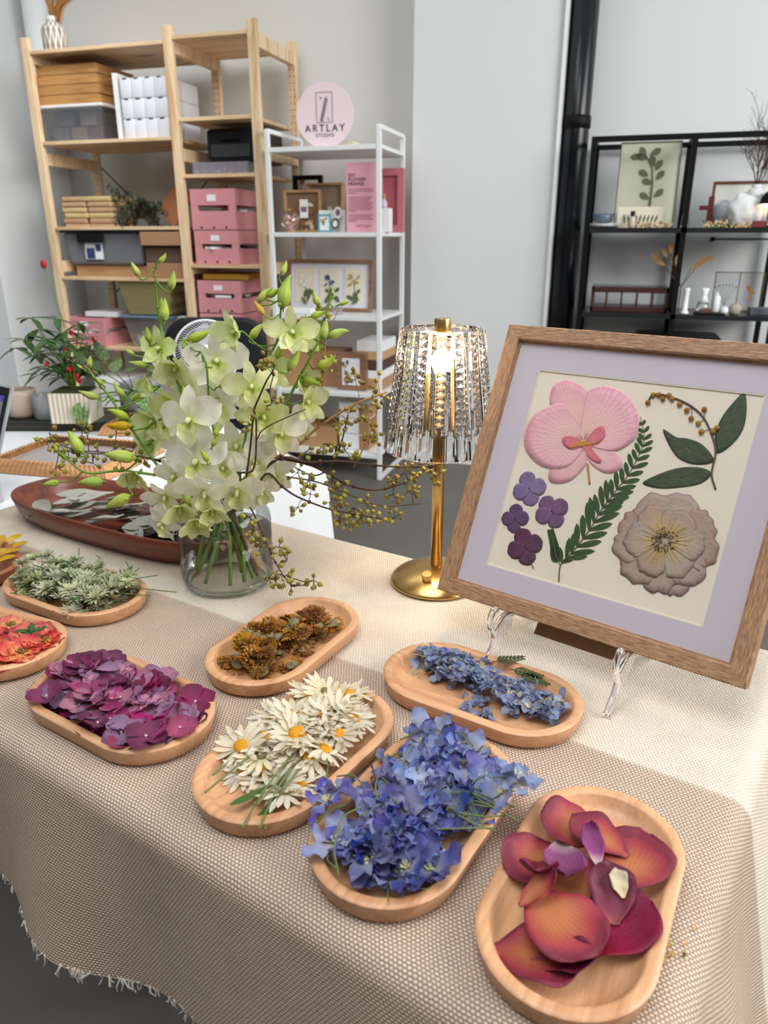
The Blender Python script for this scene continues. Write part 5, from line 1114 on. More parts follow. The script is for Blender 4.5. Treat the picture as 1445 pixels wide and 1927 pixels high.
for i, (px, py, R, bk, lb_) in enumerate([(22, 1180, .028, 0, 'pressed red rose at the back of the red rose tray'), (52, 1198, .022, 0, 'small pressed red rose half hidden at the tray rear'), (60, 1195, .027, 1, 'pressed rose lying face down with green star-shaped sepals'), (8, 1225, .026, 0, 'pressed red rose cut by the photo edge, upper one'), (42, 1230, .028, 0, 'pressed red rose with brown centre at the front of the tray'), (80, 1210, .025, 0, 'pressed red rose at the right end of the tray'), (0, 1252, .028, 0, 'pressed red rose cut by the photo edge, lower one'), (88, 1192, .018, 0, 'dark red rose petals cluster against the right tray wall'), (-30, 1205, .028, 0, 'pressed red rose just beyond the photo edge')]):
    mb, he = pressed_rose(R, 300+i, bk); zz = .7515+(.012 if i not in (2, 4, 5) else .018)
    t = thing('pressed_rose', lb_, 'flower', ATZ(px, py, zz)); t.rotation_euler = (random.gauss(0, .06), random.gauss(0, .06), random.uniform(0, 6))
    mb.build('petals', red, t, smooth=True); he.build('sepals' if bk else 'stamens', m_green if bk else yel, t)
ym = petal_mat('yellow_petal', [(0, srgb(170, 130, 50)), (.4, srgb(220, 180, 70)), (1, srgb(206, 164, 60))], vein=srgb(170, 130, 50), vf=.3, vn=6, trl=.2)
for i, (px, py, a) in enumerate([(20, 1018, 40), (28, 1030, 60), (10, 1026, 20), (12, 1042, 75), (5, 1055, 70), (-5, 1022, 10), (-10, 1045, 50)]):
    random.seed(i); o = MB().petal(.04, .02, TR(0, -.02, 0), cup=.3, curl=.1, nx=4, ny=6, ruf=.001).build('yellow_petal', ym, smooth=True)
    o.location = ATZ(px, py, .7515+.012+.003*i); o.rotation_euler = (.1, .05, YAW+rad(-a)); tag(o, 'long yellow dried petal in the red-brown tray at photo edge', 'petal', 'yellow petals in the red-brown tray')
# silvery leaves
sm_ = petal_mat('silver_leaf', [(0, srgb(160, 158, 144)), (1, srgb(186, 184, 172))], vein=srgb(130, 128, 116), vf=.3, vn=2, mott=.3, mcol=srgb(140, 138, 124), rh=.02, rs=.3, rv=.35, trl=.1)
sd_ = petal_mat('dark_leaf_underside', [(0, srgb(60, 54, 48)), (1, srgb(46, 44, 42))], rv=.3, trl=.05)
base = RT.matrix_basis.copy(); random.seed(19); pl_ = []
for v_ in range(5):
    random.seed(400+v_); mb = MB().petal(.105, .034, TR(0, -.052, 0), cup=.4, curl=.16, pk=.42, tip=.4, end=.85, nx=5, ny=9, ruf=.0015, ph=v_); pl_.append(mb.mesh('silver_leaf', sd_ if v_ == 4 else sm_, True))
for k in range(58):
    v_ = random.choice([0, 1, 2, 3, 0, 1, 2, 3, 0, 4]); x = random.uniform(-.17, .21); y = random.gauss(0, .03); y = max(-.052, min(.052, y)); z = .012+.0004*k
    o = obj('silver_leaf', pl_[v_]); tag(o, 'dark dried leaf showing its underside among silvery leaves' if v_ == 4 else 'silvery grey-green dried leaf in the long red-brown tray', 'leaf', 'silvery leaves in the long tray')
    o.matrix_world = base @ TR(x, y, z) @ RZ(random.gauss(-PI/2, .5)) @ RX(random.gauss(.05, .12)) @ Matrix.Rotation(random.gauss(0, .25), 4, 'Y')

# ------------------------------------------------------------------ glass vase
VC = C2W(-.240, 1.043, .7515-CAMZ)
m_glass = thin('clear_glass', (.975, .99, .985, 1), .03, .0); m_water = thin('water', (.96, .975, .965, 1), .02, .0)
vs_ = thing('glass_vase', 'clear wide glass vase half filled with water holding the orchids', 'vase', VC)
outer = [(1e-4, .0), (.056, .0), (.064, .004), (.0685, .012), (.070, .022), (.070, .100), (.0685, .110), (.063, .1195), (.0555, .125), (.0525, .130), (.0525, .141), (.0555, .1455), (.0565, .1475)]
inner = [(.0545, .1490), (.0520, .1470), (.0498, .141), (.0498, .130), (.0530, .1225), (.0605, .1165), (.0655, .108), (.0668, .100), (.0668, .024), (.064, .013), (.054, .0085), (1e-4, .0080)]
MB().lathe(outer[1:]+inner[:5], 72, cap=False).build('body', m_glass, vs_, smooth=True)
MB().tube([(.0605*cos(a*PI/36), .0605*sin(a*PI/36), .0055) for a in range(73)], .0042, 8, cap=False).build('base_ring', glass('base_glass', (.97, .99, .98, 1)), vs_, smooth=True)
MB().lathe([(.0654, .0108), (.0685, .0241), (.0685, .088), (1e-4, .088)], 72, cap=False).build('water', m_water, vs_, smooth=True)

# ------------------------------------------------------------------ orchids
YV = 1.043
om_w = petal_mat('orchid_white', [(0, srgb(222, 228, 150)), (.14, srgb(238, 238, 206)), (.5, srgb(248, 246, 234)), (1, srgb(248, 244, 230))], vein=srgb(206, 212, 160), vf=.25, vn=6, mott=.1, mcol=srgb(232, 230, 200), rh=.02, rs=.5, rv=.08, trl=.4, rough=.5)
om_g = petal_mat('orchid_green', [(0, srgb(194, 212, 96)), (.3, srgb(222, 230, 150)), (.7, srgb(234, 238, 186)), (1, srgb(216, 226, 146))], vein=srgb(170, 190, 80), vf=.3, vn=6, mott=.2, mcol=srgb(228, 230, 176), rh=.02, rs=.3, rv=.12, trl=.4, rough=.5)
om_l = petal_mat('orchid_lip', [(0, srgb(176, 198, 66)), (.4, srgb(228, 232, 160)), (1, srgb(244, 242, 208))], vein=srgb(150, 176, 50), vf=.3, vn=5, rv=.1, trl=.35, rough=.5)
om_b = petal_mat('orchid_bud', [(0, srgb(150, 176, 52)), (.5, srgb(196, 212, 92)), (1, srgb(150, 182, 60))], vein=srgb(140, 166, 52), vf=.35, vn=8, rh=.02, rs=.2, rv=.2, trl=.15, rough=.4)
om_y = petal_mat('orchid_bud_yellow', [(0, srgb(220, 190, 60)), (1, srgb(232, 176, 40))], vein=srgb(200, 140, 30), vf=.3, vn=6, trl=.2)
fl_mesh = {}; random.seed(500)
for cls, m in (('w', om_w), ('g', om_g)):
    for v_ in range(4):
        mb = MB(); opn = (0.0, .22, .5, .8)[v_] if cls == 'g' else (-.05, .1, .25, .5)[v_]
        for k in range(5):
            a = k*2*PI/5; side = k in (1, 4); L = .036 if side else .033; W = .031 if side else .020
            if k in (2, 3): W = .022
            mb.petal(L*random.uniform(.93, 1.07), W*random.uniform(.9, 1.1), RZ(a+random.gauss(0, .06)) @ TR(0, .002, .0012 if side else 0) @ RX(opn+random.gauss(.06, .12)), cup=random.uniform(-.15, .4), curl=random.uniform(-.35, .12), pk=.58 if side else .5, tip=.08 if side else .25, base=.2, ruf=.0016 if side else .0008, rf=4, ph=random.random()*6, nx=7, ny=9, end=.55)
        lp = MB(); LM_ = RZ(PI) @ TR(0, .001, .001) @ RX(.75)
        lp.petal(.024, .022, LM_, cup=1.1, curl=-.55, pk=.65, base=.45, ruf=.0022, rf=5, ph=v_, nx=8, ny=9, end=.4)
        lp.tube([(0, 0, -.002), (0, .001, .006), (0, -.001, .011)], [.003, .0032, .0022], 8)
        fl_mesh[cls+str(v_)] = (mb.mesh('tepals', m), lp.mesh('lip', om_l))
def bud_mesh(m, bend):
    mb = MB(); P = [(0, 0, 0), (0, 0, .12), (bend*.1, 0, .3), (bend*.25, 0, .5), (bend*.5, 0, .72), (bend*.9, 0, .9), (bend*1.3, 0, 1.0)]
    mb.tube(smooth_path(P, 3), [.05, .07, .1, .14, .17, .19, .20, .205, .2, .185, .17, .15, .13, .11, .085, .06, .04, .03, .008], 14)
    # a small chin at the base, as dendrobium buds have
    mb.tube([(-.02, 0, .22), (-.12, 0, .12), (-.2, 0, .1)], [.09, .06, .02], 8); return mb.mesh('bud', m)
buds_m = [bud_mesh(om_b, b) for b in (-.05, .12, .25)]; bud_y = bud_mesh(om_y, .1)
SPN = [0]
def spray(label, path, flowers, buds, dy0=0, r0=.0030):
    t = thing('orchid_spray', label, 'orchid', VC)
    yt = [YV+dy0*min(1, k/(len(path)-1)*1.3) for k in range(len(path))]
    P = [ATC(px, py, y)-VC for (px, py), y in zip(path, yt)]
    # the stem end stands in the water
    fa_ = rad(SPN[0]*51+200); SPN[0] += 1; foot = Vector((.046*cos(fa_), .046*sin(fa_), .012)); neck = Vector((P[0].x*.5, P[0].y*.4, .125))
    pts = smooth_path([foot, (foot+neck)/2, neck]+P[1:], 5); k = len(pts)
    st = MB().tube(pts, [r0*(1-.62*i/(k-1)) for i in range(k)], 9)
    for i in range(6, k-3, 6): st.ball(pts[i], r0*(1.25-.6*i/k), 4)
    def near(q):
        return min(pts[len(pts)//4:], key=lambda p: (p-q).length+max(0, p.z-q.z)*.8)
    for (px, py, size, dy, ax, az, roll, cls, *var) in flowers:
        q = ATC(px, py, YV+dy)-VC; face = C2W(ax, -1, 0)-C2W(0, 0, 0); face.z = az; face.normalize()
        j = near(q); bk = q-face*.012; md = (j+bk)/2+Vector((0, 0, -.004)); st.tube(smooth_path([j, md, bk, q-face*.002], 3), .0013, 6)
        a, b = fl_mesh[cls+str(var[0] if var else random.randrange(4))]
        M = TR(q) @ look(face) ; up = (M.to_3x3().inverted() @ Vector((0, 0, 1))); aim = math.atan2(-up.x, up.y)
        f = obj('flower', a, t); f.matrix_local = M @ RZ(aim+roll) @ Matrix.Scale(size, 4); l = obj('lip', b, f)
    for (px, py, L, ang, dy, *kind) in buds:
        q = ATC(px, py, YV+dy)-VC; d_ = (C2W(cos(rad(ang)), random.uniform(-.25, .25), sin(rad(ang)))-C2W(0, 0, 0)); d_.normalize()
        j = near(q); b0 = q-d_*L*.5; st.tube(smooth_path([j, (j+b0)/2+Vector((0, 0, -.006)), b0-d_*.004, b0+d_*.002], 4), .0011, 6)
        yk = kind and kind[0] == 'y'; o = obj('bud', bud_y if yk else random.choice(buds_m), t)
        o.matrix_local = TR(b0) @ look(d_, random.uniform(0, 6)) @ Matrix.Scale(L, 4)
        if yk: o['label'] = 'yellow bud'
    st.build('stem', m_stem, t, smooth=True); return t
random.seed(808)
spray('orchid stem rising to the tallest bud tip at the upper left', [(432, 985), (400, 870), (352, 760), (322, 690), (308, 640), (298, 590), (293, 535), (290, 500)],
 [(302, 657, .95, .03, -.35, .25, 0, 'g', 1), (333, 690, 1.0, .02, -.3, -.4, .2, 'g', 2), (352, 722, 1.1, .03, -.1, 0, 0, 'w', 1), (330, 760, 1.0, .05, -.6, .1, .3, 'g', 2)],
 [(307, 488, .017, 30, .03), (254, 507, .022, 115, .03), (325, 528, .027, 70, .03), (309, 583, .033, 85, .03), (303, 578, .028, 95, .05), (278, 630, .024, 95, .03), (262, 686, .026, 175, .02), (243, 662, .016, 150, .02)], .04)
spray('orchid stem at the centre top with a long upright green bud', [(440, 985), (455, 860), (476, 740), (500, 680), (522, 640), (528, 590), (533, 540)],
 [(447, 625, 1.0, -.01, -.7, .15, .2, 'g', 3), (549, 626, 1.05, 0, .25, .2, 0, 'g', 1), (570, 632, .8, .02, .6, .1, 0, 'g', 2), (474, 727, 1.05, -.04, .1, .05, .1, 'g', 0), (495, 782, 1.0, -.03, .3, -.2, .2, 'g', 1), (512, 700, .9, .02, .3, .3, 0, 'g', 2)],
 [(533, 548, .045, 88, .0), (536, 506, .020, 55, 0), (495, 553, .026, 60, .01), (516, 551, .022, 30, .01), (487, 580, .022, 130, -.01, 'y'), (480, 622, .028, 60, .02), (553, 678, .034, 60, 0), (524, 660, .03, 80, .03)], .0)
spray('orchid stem leaning right with a fan of small green buds', [(448, 985), (500, 840), (548, 740), (575, 690), (600, 640), (612, 600), (625, 550)],
 [(575, 756, .95, .0, .8, .1, 0, 'g', 2), (528, 815, 1.1, -.02, .25, .0, .1, 'w', 0), (570, 722, .85, .03, .8, .2, .4, 'g', 3), (560, 795, 1.0, .05, .6, -.1, .2, 'w', 1), (512, 890, 1.05, -.01, .5, -.3, .2, 'w', 1), (495, 830, .9, .03, .3, .1, 0, 'w', 2)],
 [(626, 548, .012, 85, .02), (648, 570, .014, 20, .02), (593, 560, .022, 105, .02), (600, 592, .024, 15, .02), (613, 620, .030, 68, .02), (634, 624, .030, 35, .02), (606, 612, .022, 95, .03), (616, 685, .034, 20, .01), (586, 716, .030, -20, .02), (597, 655, .024, 30, .03), (578, 600, .014, 120, .03)], .02)
spray('orchid stem spreading to the left with a yellow bud', [(425, 985), (352, 930), (300, 880), (250, 810), (205, 745), (180, 715), (164, 690)],
 [(288, 728, .7, .02, -.8, .1, 0, 'g', 3), (292, 792, 1.0, .02, -.7, -.1, .3, 'g', 2), (283, 832, .95, .03, -.5, .1, 0, 'g', 1), (312, 800, .9, .05, -.4, .2, .6, 'w', 3), (340, 835, 1.0, .04, -.3, .2, .2, 'w', 1)],
 [(168, 680, .018, 80, 0), (150, 690, .010, 150, 0), (167, 744, .026, 165, 0), (187, 717, .015, 120, 0), (222, 736, .024, 140, 0), (225, 777, .030, 145, 0), (223, 801, .034, 175, -.01, 'y'), (262, 720, .02, 60, .02), (264, 745, .026, 30, .03)], -.0)
spray('orchid stem lying low to the left with large pale green buds', [(418, 985), (372, 922), (325, 900), (280, 892), (225, 886), (165, 890), (130, 868), (110, 850)],
 [(258, 893, .8, -.03, -.4, -.5, 0, 'g', 2), (312, 932, .95, -.06, -.2, -.5, .3, 'w', 2), (340, 955, .9, -.07, 0, -.5, 0, 'g', 2), (305, 985, .85, -.07, -.6, -.2, .9, 'w', 0), (372, 978, .9, -.08, .1, -.6, .2, 'g', 3)],
 [(104, 843, .012, 110, -.04), (142, 832, .038, 120, -.04), (225, 857, .044, 165, -.05), (96, 910, .026, 190, -.04), (170, 906, .036, 178, -.05), (222, 943, .040, 205, -.06), (352, 935, .028, 110, -.07)], -.05)
spray('orchid stem in the middle carrying the large white blooms', [(436, 985), (416, 890), (402, 810), (393, 750), (389, 690), (378, 662)],
 [(408, 680, 1.25, .0, .15, .2, 0, 'w', 2), (358, 790, 1.3, -.04, -.2, .05, .1, 'w', 0), (412, 765, 1.05, .0, .05, .1, .5, 'w', 1), (433, 735, 1.0, .02, 0, .2, .2, 'w', 3), (445, 838, 1.15, .0, .1, 0, .2, 'w', 1), (385, 715, .9, .05, -.2, .3, 0, 'w', 1)],
 [(375, 635, .034, 12, 0), (377, 662, .018, 110, 0), (428, 722, .026, 20, -.03), (352, 744, .030, 115, -.02), (407, 810, .018, 80, -.06), (405, 829, .020, 60, -.06), (387, 857, .020, 100, -.07), (348, 650, .026, 100, .03)], -.03)
spray('orchid stem at the front with white blooms drooping over the vase rim', [(434, 985), (420, 940), (405, 905), (390, 880)],
 [(370, 868, 1.3, -.05, -.1, .05, .2, 'w', 0), (387, 925, 1.15, -.08, -.05, -.35, 0, 'w', 1), (446, 922, 1.1, -.08, .05, -.45, .1, 'w', 2), (478, 868, 1.0, -.02, .4, 0, .3, 'w', 1), (330, 895, .9, -.04, -.5, -.2, .2, 'w', 1), (400, 960, .8, -.08, .1, -.6, .4, 'g', 2), (420, 880, .9, -.03, .1, .1, .4, 'w', 3), (490, 925, .8, -.03, .5, -.4, .3, 'w', 2)],
 [(470, 900, .02, 60, -.05)], -.05)
for (px, py, dx, seed, lb_) in [(455, 960, .025, 1, 'cut green stem foot crossing right inside the vase water'), (405, 960, -.035, 2, 'cut green stem foot crossing left inside the vase water'), (440, 960, .012, 3, 'green stem foot near the right glass wall of the vase')]:
    q = ATC(px, py, YV)-VC; q.z = .145; f = Vector((dx*1.5, -.035+.015*seed, .012)); mb = MB().tube(smooth_path([f, (f+q)/2, q, q+Vector((0, 0, .05))], 4), .0031, 9); o = mb.build('flower_stem', m_stem, smooth=True, loc=VC); tag(o, lb_, 'stem')
# ------------------------------------------------------------------ berry twigs
m_berry = M_('olive_berry', srgb(140, 128, 48), .5, mott=.2, mscale=200, rv=.45); m_bt = M_('ochre_twig', srgb(166, 120, 62), .6, mott=.2, mscale=90)
r_b = .0034
ber = MB().lathe([(1e-4, -r_b*1.0), (r_b*.55, -r_b*.8), (r_b*.95, -r_b*.25), (r_b, .2*r_b), (r_b*.8, r_b*.65), (r_b*.45, r_b*.95), (r_b*.15, r_b*1.3), (1e-4, r_b*1.9)], 10).mesh('berry', m_berry)
def twig(label, lines, clusters, seed, m=None, r0=.0028, start=None):
    random.seed(seed); t = thing('berry_twig', label, 'twig', VC); mb = MB(); P_all = []
    for i, (ln, dy, ra, rb_) in enumerate(lines):
        P = [ATC(px, py, YV+d_)-VC for (px, py), d_ in zip(ln, dy)]
        if i == 0 and start: P = start+P
        P = smooth_path(P, 5); P_all += P; k = len(P); mb.tube(P, [ra+(rb_-ra)*j/(k-1) for j in range(k)], 7)
        for j in range(4, k-2, 7): mb.ball(P[j], ra*1.25, 3)
    nb = 0
    for (px, py, n_, dy) in clusters:
        c0 = ATC(px, py, YV+dy)-VC; j = min(P_all, key=lambda p: (p-c0).length); mb.tube(smooth_path([j, (j+c0)/2+Vector((0, 0, .003)), c0], 3), .0006, 4)
        for k in range(n_):
            d_ = Vector((random.gauss(0, 1), random.gauss(0, .8), random.gauss(.0, 1))).normalized(); q = c0+d_*random.uniform(.008, .015); mb.tube([c0, q-d_*r_b*.8], .00045, 4, cap=False)
            if nb < 100: o = obj('berry', ber, t); o.matrix_local = TR(q) @ look(d_) @ Matrix.Scale(random.uniform(.8, 1.15), 4); nb += 1
    mb.build('twig', m or m_twig, t, smooth=True); return t
ft = [Vector((.05, .01, .02)), Vector((.02, .01, .08)), Vector((.0, 0, .15))]
z5 = lambda n, a, b: [a+(b-a)*k/(n-1) for k in range(n)]
twig('ochre berry twig branching up right to the crystal lampshade', [([(452, 950), (480, 895), (530, 855), (565, 835), (600, 803), (665, 762), (728, 738)], z5(7, -.02, .02), .0034, .0014), ([(598, 803), (604, 750), (607, 710), (612, 650), (612, 610)], z5(5, .01, .03), .0012, .0006), ([(665, 880), (690, 830), (705, 790), (712, 760)], z5(4, .0, .02), .0010, .0006), ([(612, 640), (640, 575)], [.03, .03], .0008, .0005)],
 [(607, 672, 4, .03), (590, 720, 5, .02), (668, 715, 7, .02), (710, 720, 4, .03), (715, 745, 5, .03), (680, 780, 7, .02), (700, 760, 5, .02), (658, 800, 6, .01), (640, 805, 7, .0), (700, 825, 5, .02), (693, 835, 4, .02), (700, 790, 4, .02), (655, 778, 4, .02), (600, 590, 4, .03), (580, 600, 4, .03), (618, 690, 4, .02)], 1, m_bt, start=ft)
twig('dark brown berry twig reaching right to the brass lamp pole', [([(458, 945), (490, 890), (530, 862), (580, 870), (640, 868), (720, 877), (800, 878), (838, 870)], z5(8, -.02, -.03), .0038, .0008), ([(530, 862), (590, 877), (655, 912), (700, 922), (740, 916), (768, 905)], z5(6, -.02, -.02), .0024, .0008), ([(655, 780), (640, 840), (620, 880), (590, 895), (555, 880)], z5(5, .0, -.02), .0012, .001), ([(452, 890), (478, 880), (482, 800), (478, 770)], z5(4, -.05, -.07), .0016, .001), ([(482, 830), (500, 805), (575, 770)], z5(3, -.06, -.06), .001, .0007)],
 [(608, 835, 6, 0), (632, 840, 7, 0), (650, 850, 6, -.01), (665, 865, 4, -.01), (560, 890, 6, -.02), (580, 905, 7, -.02), (625, 905, 7, -.02), (640, 915, 6, -.02), (735, 905, 6, -.02), (760, 890, 6, -.02), (775, 895, 7, -.02), (785, 880, 5, -.03), (822, 895, 8, -.03), (768, 925, 5, -.02), (740, 930, 4, -.02), (575, 850, 5, -.02)], 2, start=[v*.8 for v in ft])
twig('brown berry twig curving low to the right over the table edge', [([(462, 950), (500, 892), (530, 915), (560, 935), (620, 958), (680, 970), (725, 978)], z5(7, -.03, -.05), .0026, .0008), ([(540, 897), (600, 908), (660, 932), (720, 952), (792, 948)], z5(5, -.03, -.04), .0012, .0006)],
 [(560, 955, 6, -.04), (640, 975, 8, -.05), (655, 985, 6, -.05), (680, 975, 8, -.05), (665, 955, 6, -.04), (640, 945, 5, -.04), (695, 985, 5, -.05), (712, 975, 5, -.05), (635, 930, 5, -.04), (690, 950, 6, -.04), (740, 975, 5, -.04), (775, 930, 4, -.04), (735, 960, 3, -.04), (620, 945, 4, -.04), (585, 930, 4, -.04)], 3, start=[Vector((.055, -.01, .02)), Vector((.03, -.01, .09)), Vector((.012, -.02, .15))])
twig('berry twig hanging down in front of the glass vase', [([(415, 918), (440, 925), (465, 945), (488, 990), (505, 1030), (522, 1065), (548, 1100), (578, 1100)], z5(8, -.06, -.11), .0018, .0006), ([(540, 1085), (575, 1095), (590, 1092)], [-.1, -.11, -.11], .0008, .0005)],
 [(470, 975, 4, -.09), (478, 1000, 6, -.09), (478, 1020, 7, -.09), (490, 1030, 4, -.09), (525, 1030, 4, -.1), (508, 1040, 4, -.1), (540, 1055, 5, -.1), (515, 1090, 5, -.1), (535, 1085, 6, -.1), (548, 1105, 5, -.11), (590, 1092, 6, -.11), (505, 1088, 3, -.1)], 4, start=[Vector((-.03, .0, .02)), Vector((-.02, 0, .1)), Vector((-.01, -.03, .155))])
twig('thin dark berry twig reaching left behind the low orchid buds', [([(418, 950), (360, 893), (300, 868), (230, 855), (160, 852), (100, 832)], z5(6, -.01, .02), .0018, .0008), ([(380, 920), (320, 872), (240, 857), (180, 850), (115, 848)], z5(5, -.01, .02), .0014, .0007)],
 [(88, 832, 6, .02), (92, 815, 3, .02), (155, 805, 5, .02), (165, 820, 4, .02), (110, 838, 6, .02), (125, 850, 5, .02), (150, 858, 4, .02), (205, 852, 5, .02), (225, 868, 6, .02), (175, 872, 5, .02), (220, 815, 4, .02), (105, 880, 5, .01), (130, 865, 4, .02), (250, 850, 4, .02), (270, 862, 5, .02), (185, 850, 3, .02)], 5, start=[Vector((-.045, .02, .02)), Vector((-.03, .01, .09)), Vector((-.02, 0, .15))])
twig('short dark twig with brown-black berries beside the green-throated orchid', [([(478, 770), (500, 720), (512, 700), (516, 690)], z5(4, -.06, -.06), .0014, .0008), ([(455, 960), (470, 850), (478, 770)], z5(3, -.03, -.06), .0016, .0013), ([(516, 700), (508, 735), (512, 760)], z5(3, -.06, -.06), .0008, .0006)],
 [(505, 680, 6, -.06), (516, 690, 4, -.06), (512, 755, 6, -.06), (470, 795, 6, -.07), (500, 690, 5, -.06)], 6)

# ------------------------------------------------------------------ crystal lamp
LC = C2W(.080, 1.042, .7515-CAMZ)
mb_ = NT('brushed_brass'); mb_.col(srgb(196, 160, 100)); mb_.b.inputs['Metallic'].default_value = 1; mb_.b.inputs['Roughness'].default_value = .27
mb_.bump(mb_.noise(mb_.coord('Object', (1, 1, .02)), 900, 2), .08, .0004); m_brass = mb_.m
lp = thing('crystal_table_lamp', 'lit table lamp with fluted crystal shade, brass pole and domed brass base', 'lamp', LC)
MB().lathe([(1e-4, 0), (.068, 0), (.0705, .002), (.0705, .004), (.069, .0065), (.062, .0125), (.050, .0195), (.034, .0255), (.018, .0285), (.0092, .0295), (1e-4, .0295)], 72, cap=False).build('base', m_brass, lp, smooth=True)
MB().lathe([(.0088, .0295), (.0088, .372)], 36).build('pole', m_brass, lp, smooth=True)
kn = lp; kd = C2W(-.016, -.043, 0)-C2W(0, 0, 0)
o = MB().lathe([(.0075, -.004), (.0075, .008), (.0066, .0092), (1e-4, .0092)], 28).build('switch_knob', m_brass, lp, smooth=True); o.location = (kd.x, kd.y, .0242); o.rotation_euler = look((kd.x*.35, kd.y*.35, .045)).to_euler()
e = o.modifiers.new('split', 'EDGE_SPLIT'); e.split_angle = rad(40)
o = MB().lathe([(.0115, .378), (.0115, .3925), (.0105, .3945), (1e-4, .3945)], 32).build('finial', m_brass, lp, smooth=True); e = o.modifiers.new('split', 'EDGE_SPLIT'); e.split_angle = rad(40)
ZB, ZTp = .212, .381; RBt, RTp = .0805, .0585
NF = 30
def shade_fn(u, v):
    a = 2*PI*u; z = ZB+(ZTp-ZB)*v; R = RBt+(RTp-RBt)*v
    fa = (u*NF) % 1; tri = abs(fa-.5)*2; odd = int(u*NF) % 2
    if v < .2+.07*sin(a*NF/2)**2: d_ = -.0016*tri**2
    elif odd: w_ = (v*17) % 1; d_ = -.0034*max(tri, abs(w_-.5)*2)+.0008
    else: d_ = -.0030*tri
    return ((R+d_)*cos(a), (R+d_)*sin(a), z)
sb = MB(); NU, NV = NF*6, 68
sb.grid(NU, NV, shade_fn)
def inn(u, v): a = 2*PI*u; R = RBt+(RTp-RBt)*v-.0062; return (R*cos(a), R*sin(a), ZB+(ZTp-ZB)*v-.0)
b0 = len(sb.v); sb.grid(NU, 8, inn)
nf = []
for i in range(NU):
    nf.append([i, b0+i, b0+i+1, i+1]); t0 = NV*(NU+1); t1 = b0+8*(NU+1); nf.append([t0+i, t0+i+1, t1+i+1, t1+i])
for k in range(NU*NV, NU*NV+NU*8): sb.f[k] = sb.f[k][::-1]
for f in nf: sb.f.append(f[::-1]); sb.m.append(0)
sh_me = sb.mesh('lamp_shade', glass('crystal', (1, .985, .975, 1), 0, 1.47), False)
import bmesh
bm = bmesh.new(); bm.from_mesh(sh_me); bmesh.ops.remove_doubles(bm, verts=bm.verts, dist=1e-6); bmesh.ops.recalc_face_normals(bm, faces=bm.faces); bm.to_mesh(sh_me); bm.free()
obj('lamp_shade', sh_me, lp)
MB().lathe([(.052, .3745), (.052, .3775), (1e-4, .3775), (1e-4, .3745)], 40, cap=False).build('top_plate', glass('top_glass', (.95, .96, .97, 1), .1), lp, smooth=False)
MB().lathe([(.0105, .34), (.0125, .342), (.0125, .372), (.0095, .373), (.0095, .34)], 28, closed=False, cap=False).build('led_ring', M_('led_glow', (1, .7, .3, 1), .5, emit=(1, .60, .20, 1), es=3.0), lp)
l = bpy.data.lights.new('lamp_bulb', 'POINT'); l.energy = 1.05; l.color = (1, .74, .46); l.shadow_soft_size = .014
for k in range(3):
    lo = bpy.data.objects.new('lamp_bulb', l); COL.objects.link(lo); lo.parent = lp; lo.location = (.026*cos(k*2.094+.5), .026*sin(k*2.094+.5), .335)

# ------------------------------------------------------------------ picture frame on clear easel
PHI = rad(-37.7235); TIL = rad(25.639)
uc = Vector((cos(PHI), sin(PHI), 0)); bc = Vector((-sin(PHI), cos(PHI), 0))
def cw(v): return C2W(v.x, v.y, v.z)-C2W(0, 0, 0)
FU = cw(uc); FB = cw(bc); FV = Vector((0, 0, 1))*cos(TIL)+FB*sin(TIL); FN = FU.cross(FV)      # FN points to the viewer
P0 = C2W(.070, .894, -.44); FW, FH = .384, .367
FM4 = Matrix(((FU.x, FV.x, FN.x, P0.x), (FU.y, FV.y, FN.y, P0.y), (FU.z, FV.z, FN.z, P0.z), (0, 0, 0, 1)))
def FP(cx_, cy_):                # a spot of the framed sheet, seen at photo crop coordinates
    r = WR(900+cx_/2.604, 600+cy_/2.604); q = r*((P0-Vector((0, 0, CAMZ))).dot(FN)/r.dot(FN))+Vector((0, 0, CAMZ))-P0; return (q.dot(FU), q.dot(FV))
pf = thing('pressed_flower_frame', 'large brown wood-grain frame with pressed flowers on clear easel', 'picture frame'); pf.matrix_world = FM4
fm = NT('wood_grain_frame'); x_, y_, vv = fm.attr()
mp = fm.new('Mapping'); mp.inputs['Scale'].default_value = (1, 14, 1); fm.link(vv, mp.inputs[0]); g1 = fm.noise(mp.outputs[0], 60, 6, .65, .5)
mp2 = fm.new('Mapping'); mp2.inputs['Scale'].default_value = (1, 30, 1); fm.link(vv, mp2.inputs[0]); g2 = fm.noise(mp2.outputs[0], 90, 3)
c = fm.ramp(g1, [(.32, srgb(112, 80, 58)), (.46, srgb(166, 124, 90)), (.6, srgb(200, 158, 120)), (.8, srgb(214, 178, 142))]); c = fm.mix(fm.math('MULTIPLY', fm.ramp(g2, [(.5, (0,0,0,1)), (.62, (1,1,1,1))]), .55), c, srgb(88, 62, 46)); fm.col(c); fm.b.inputs['Roughness'].default_value = .55; fm.bump(g2, .4, .0008)
w_ = .0215; fd = .028
prof = [(0, -fd), (0, -.0012), (.0012, 0), (w_-.0035, 0), (w_-.0022, -.0012), (w_-.0018, -.006), (w_, -.006), (w_, -.012), (.004, -.012), (.004, -fd)]
mould = MB()
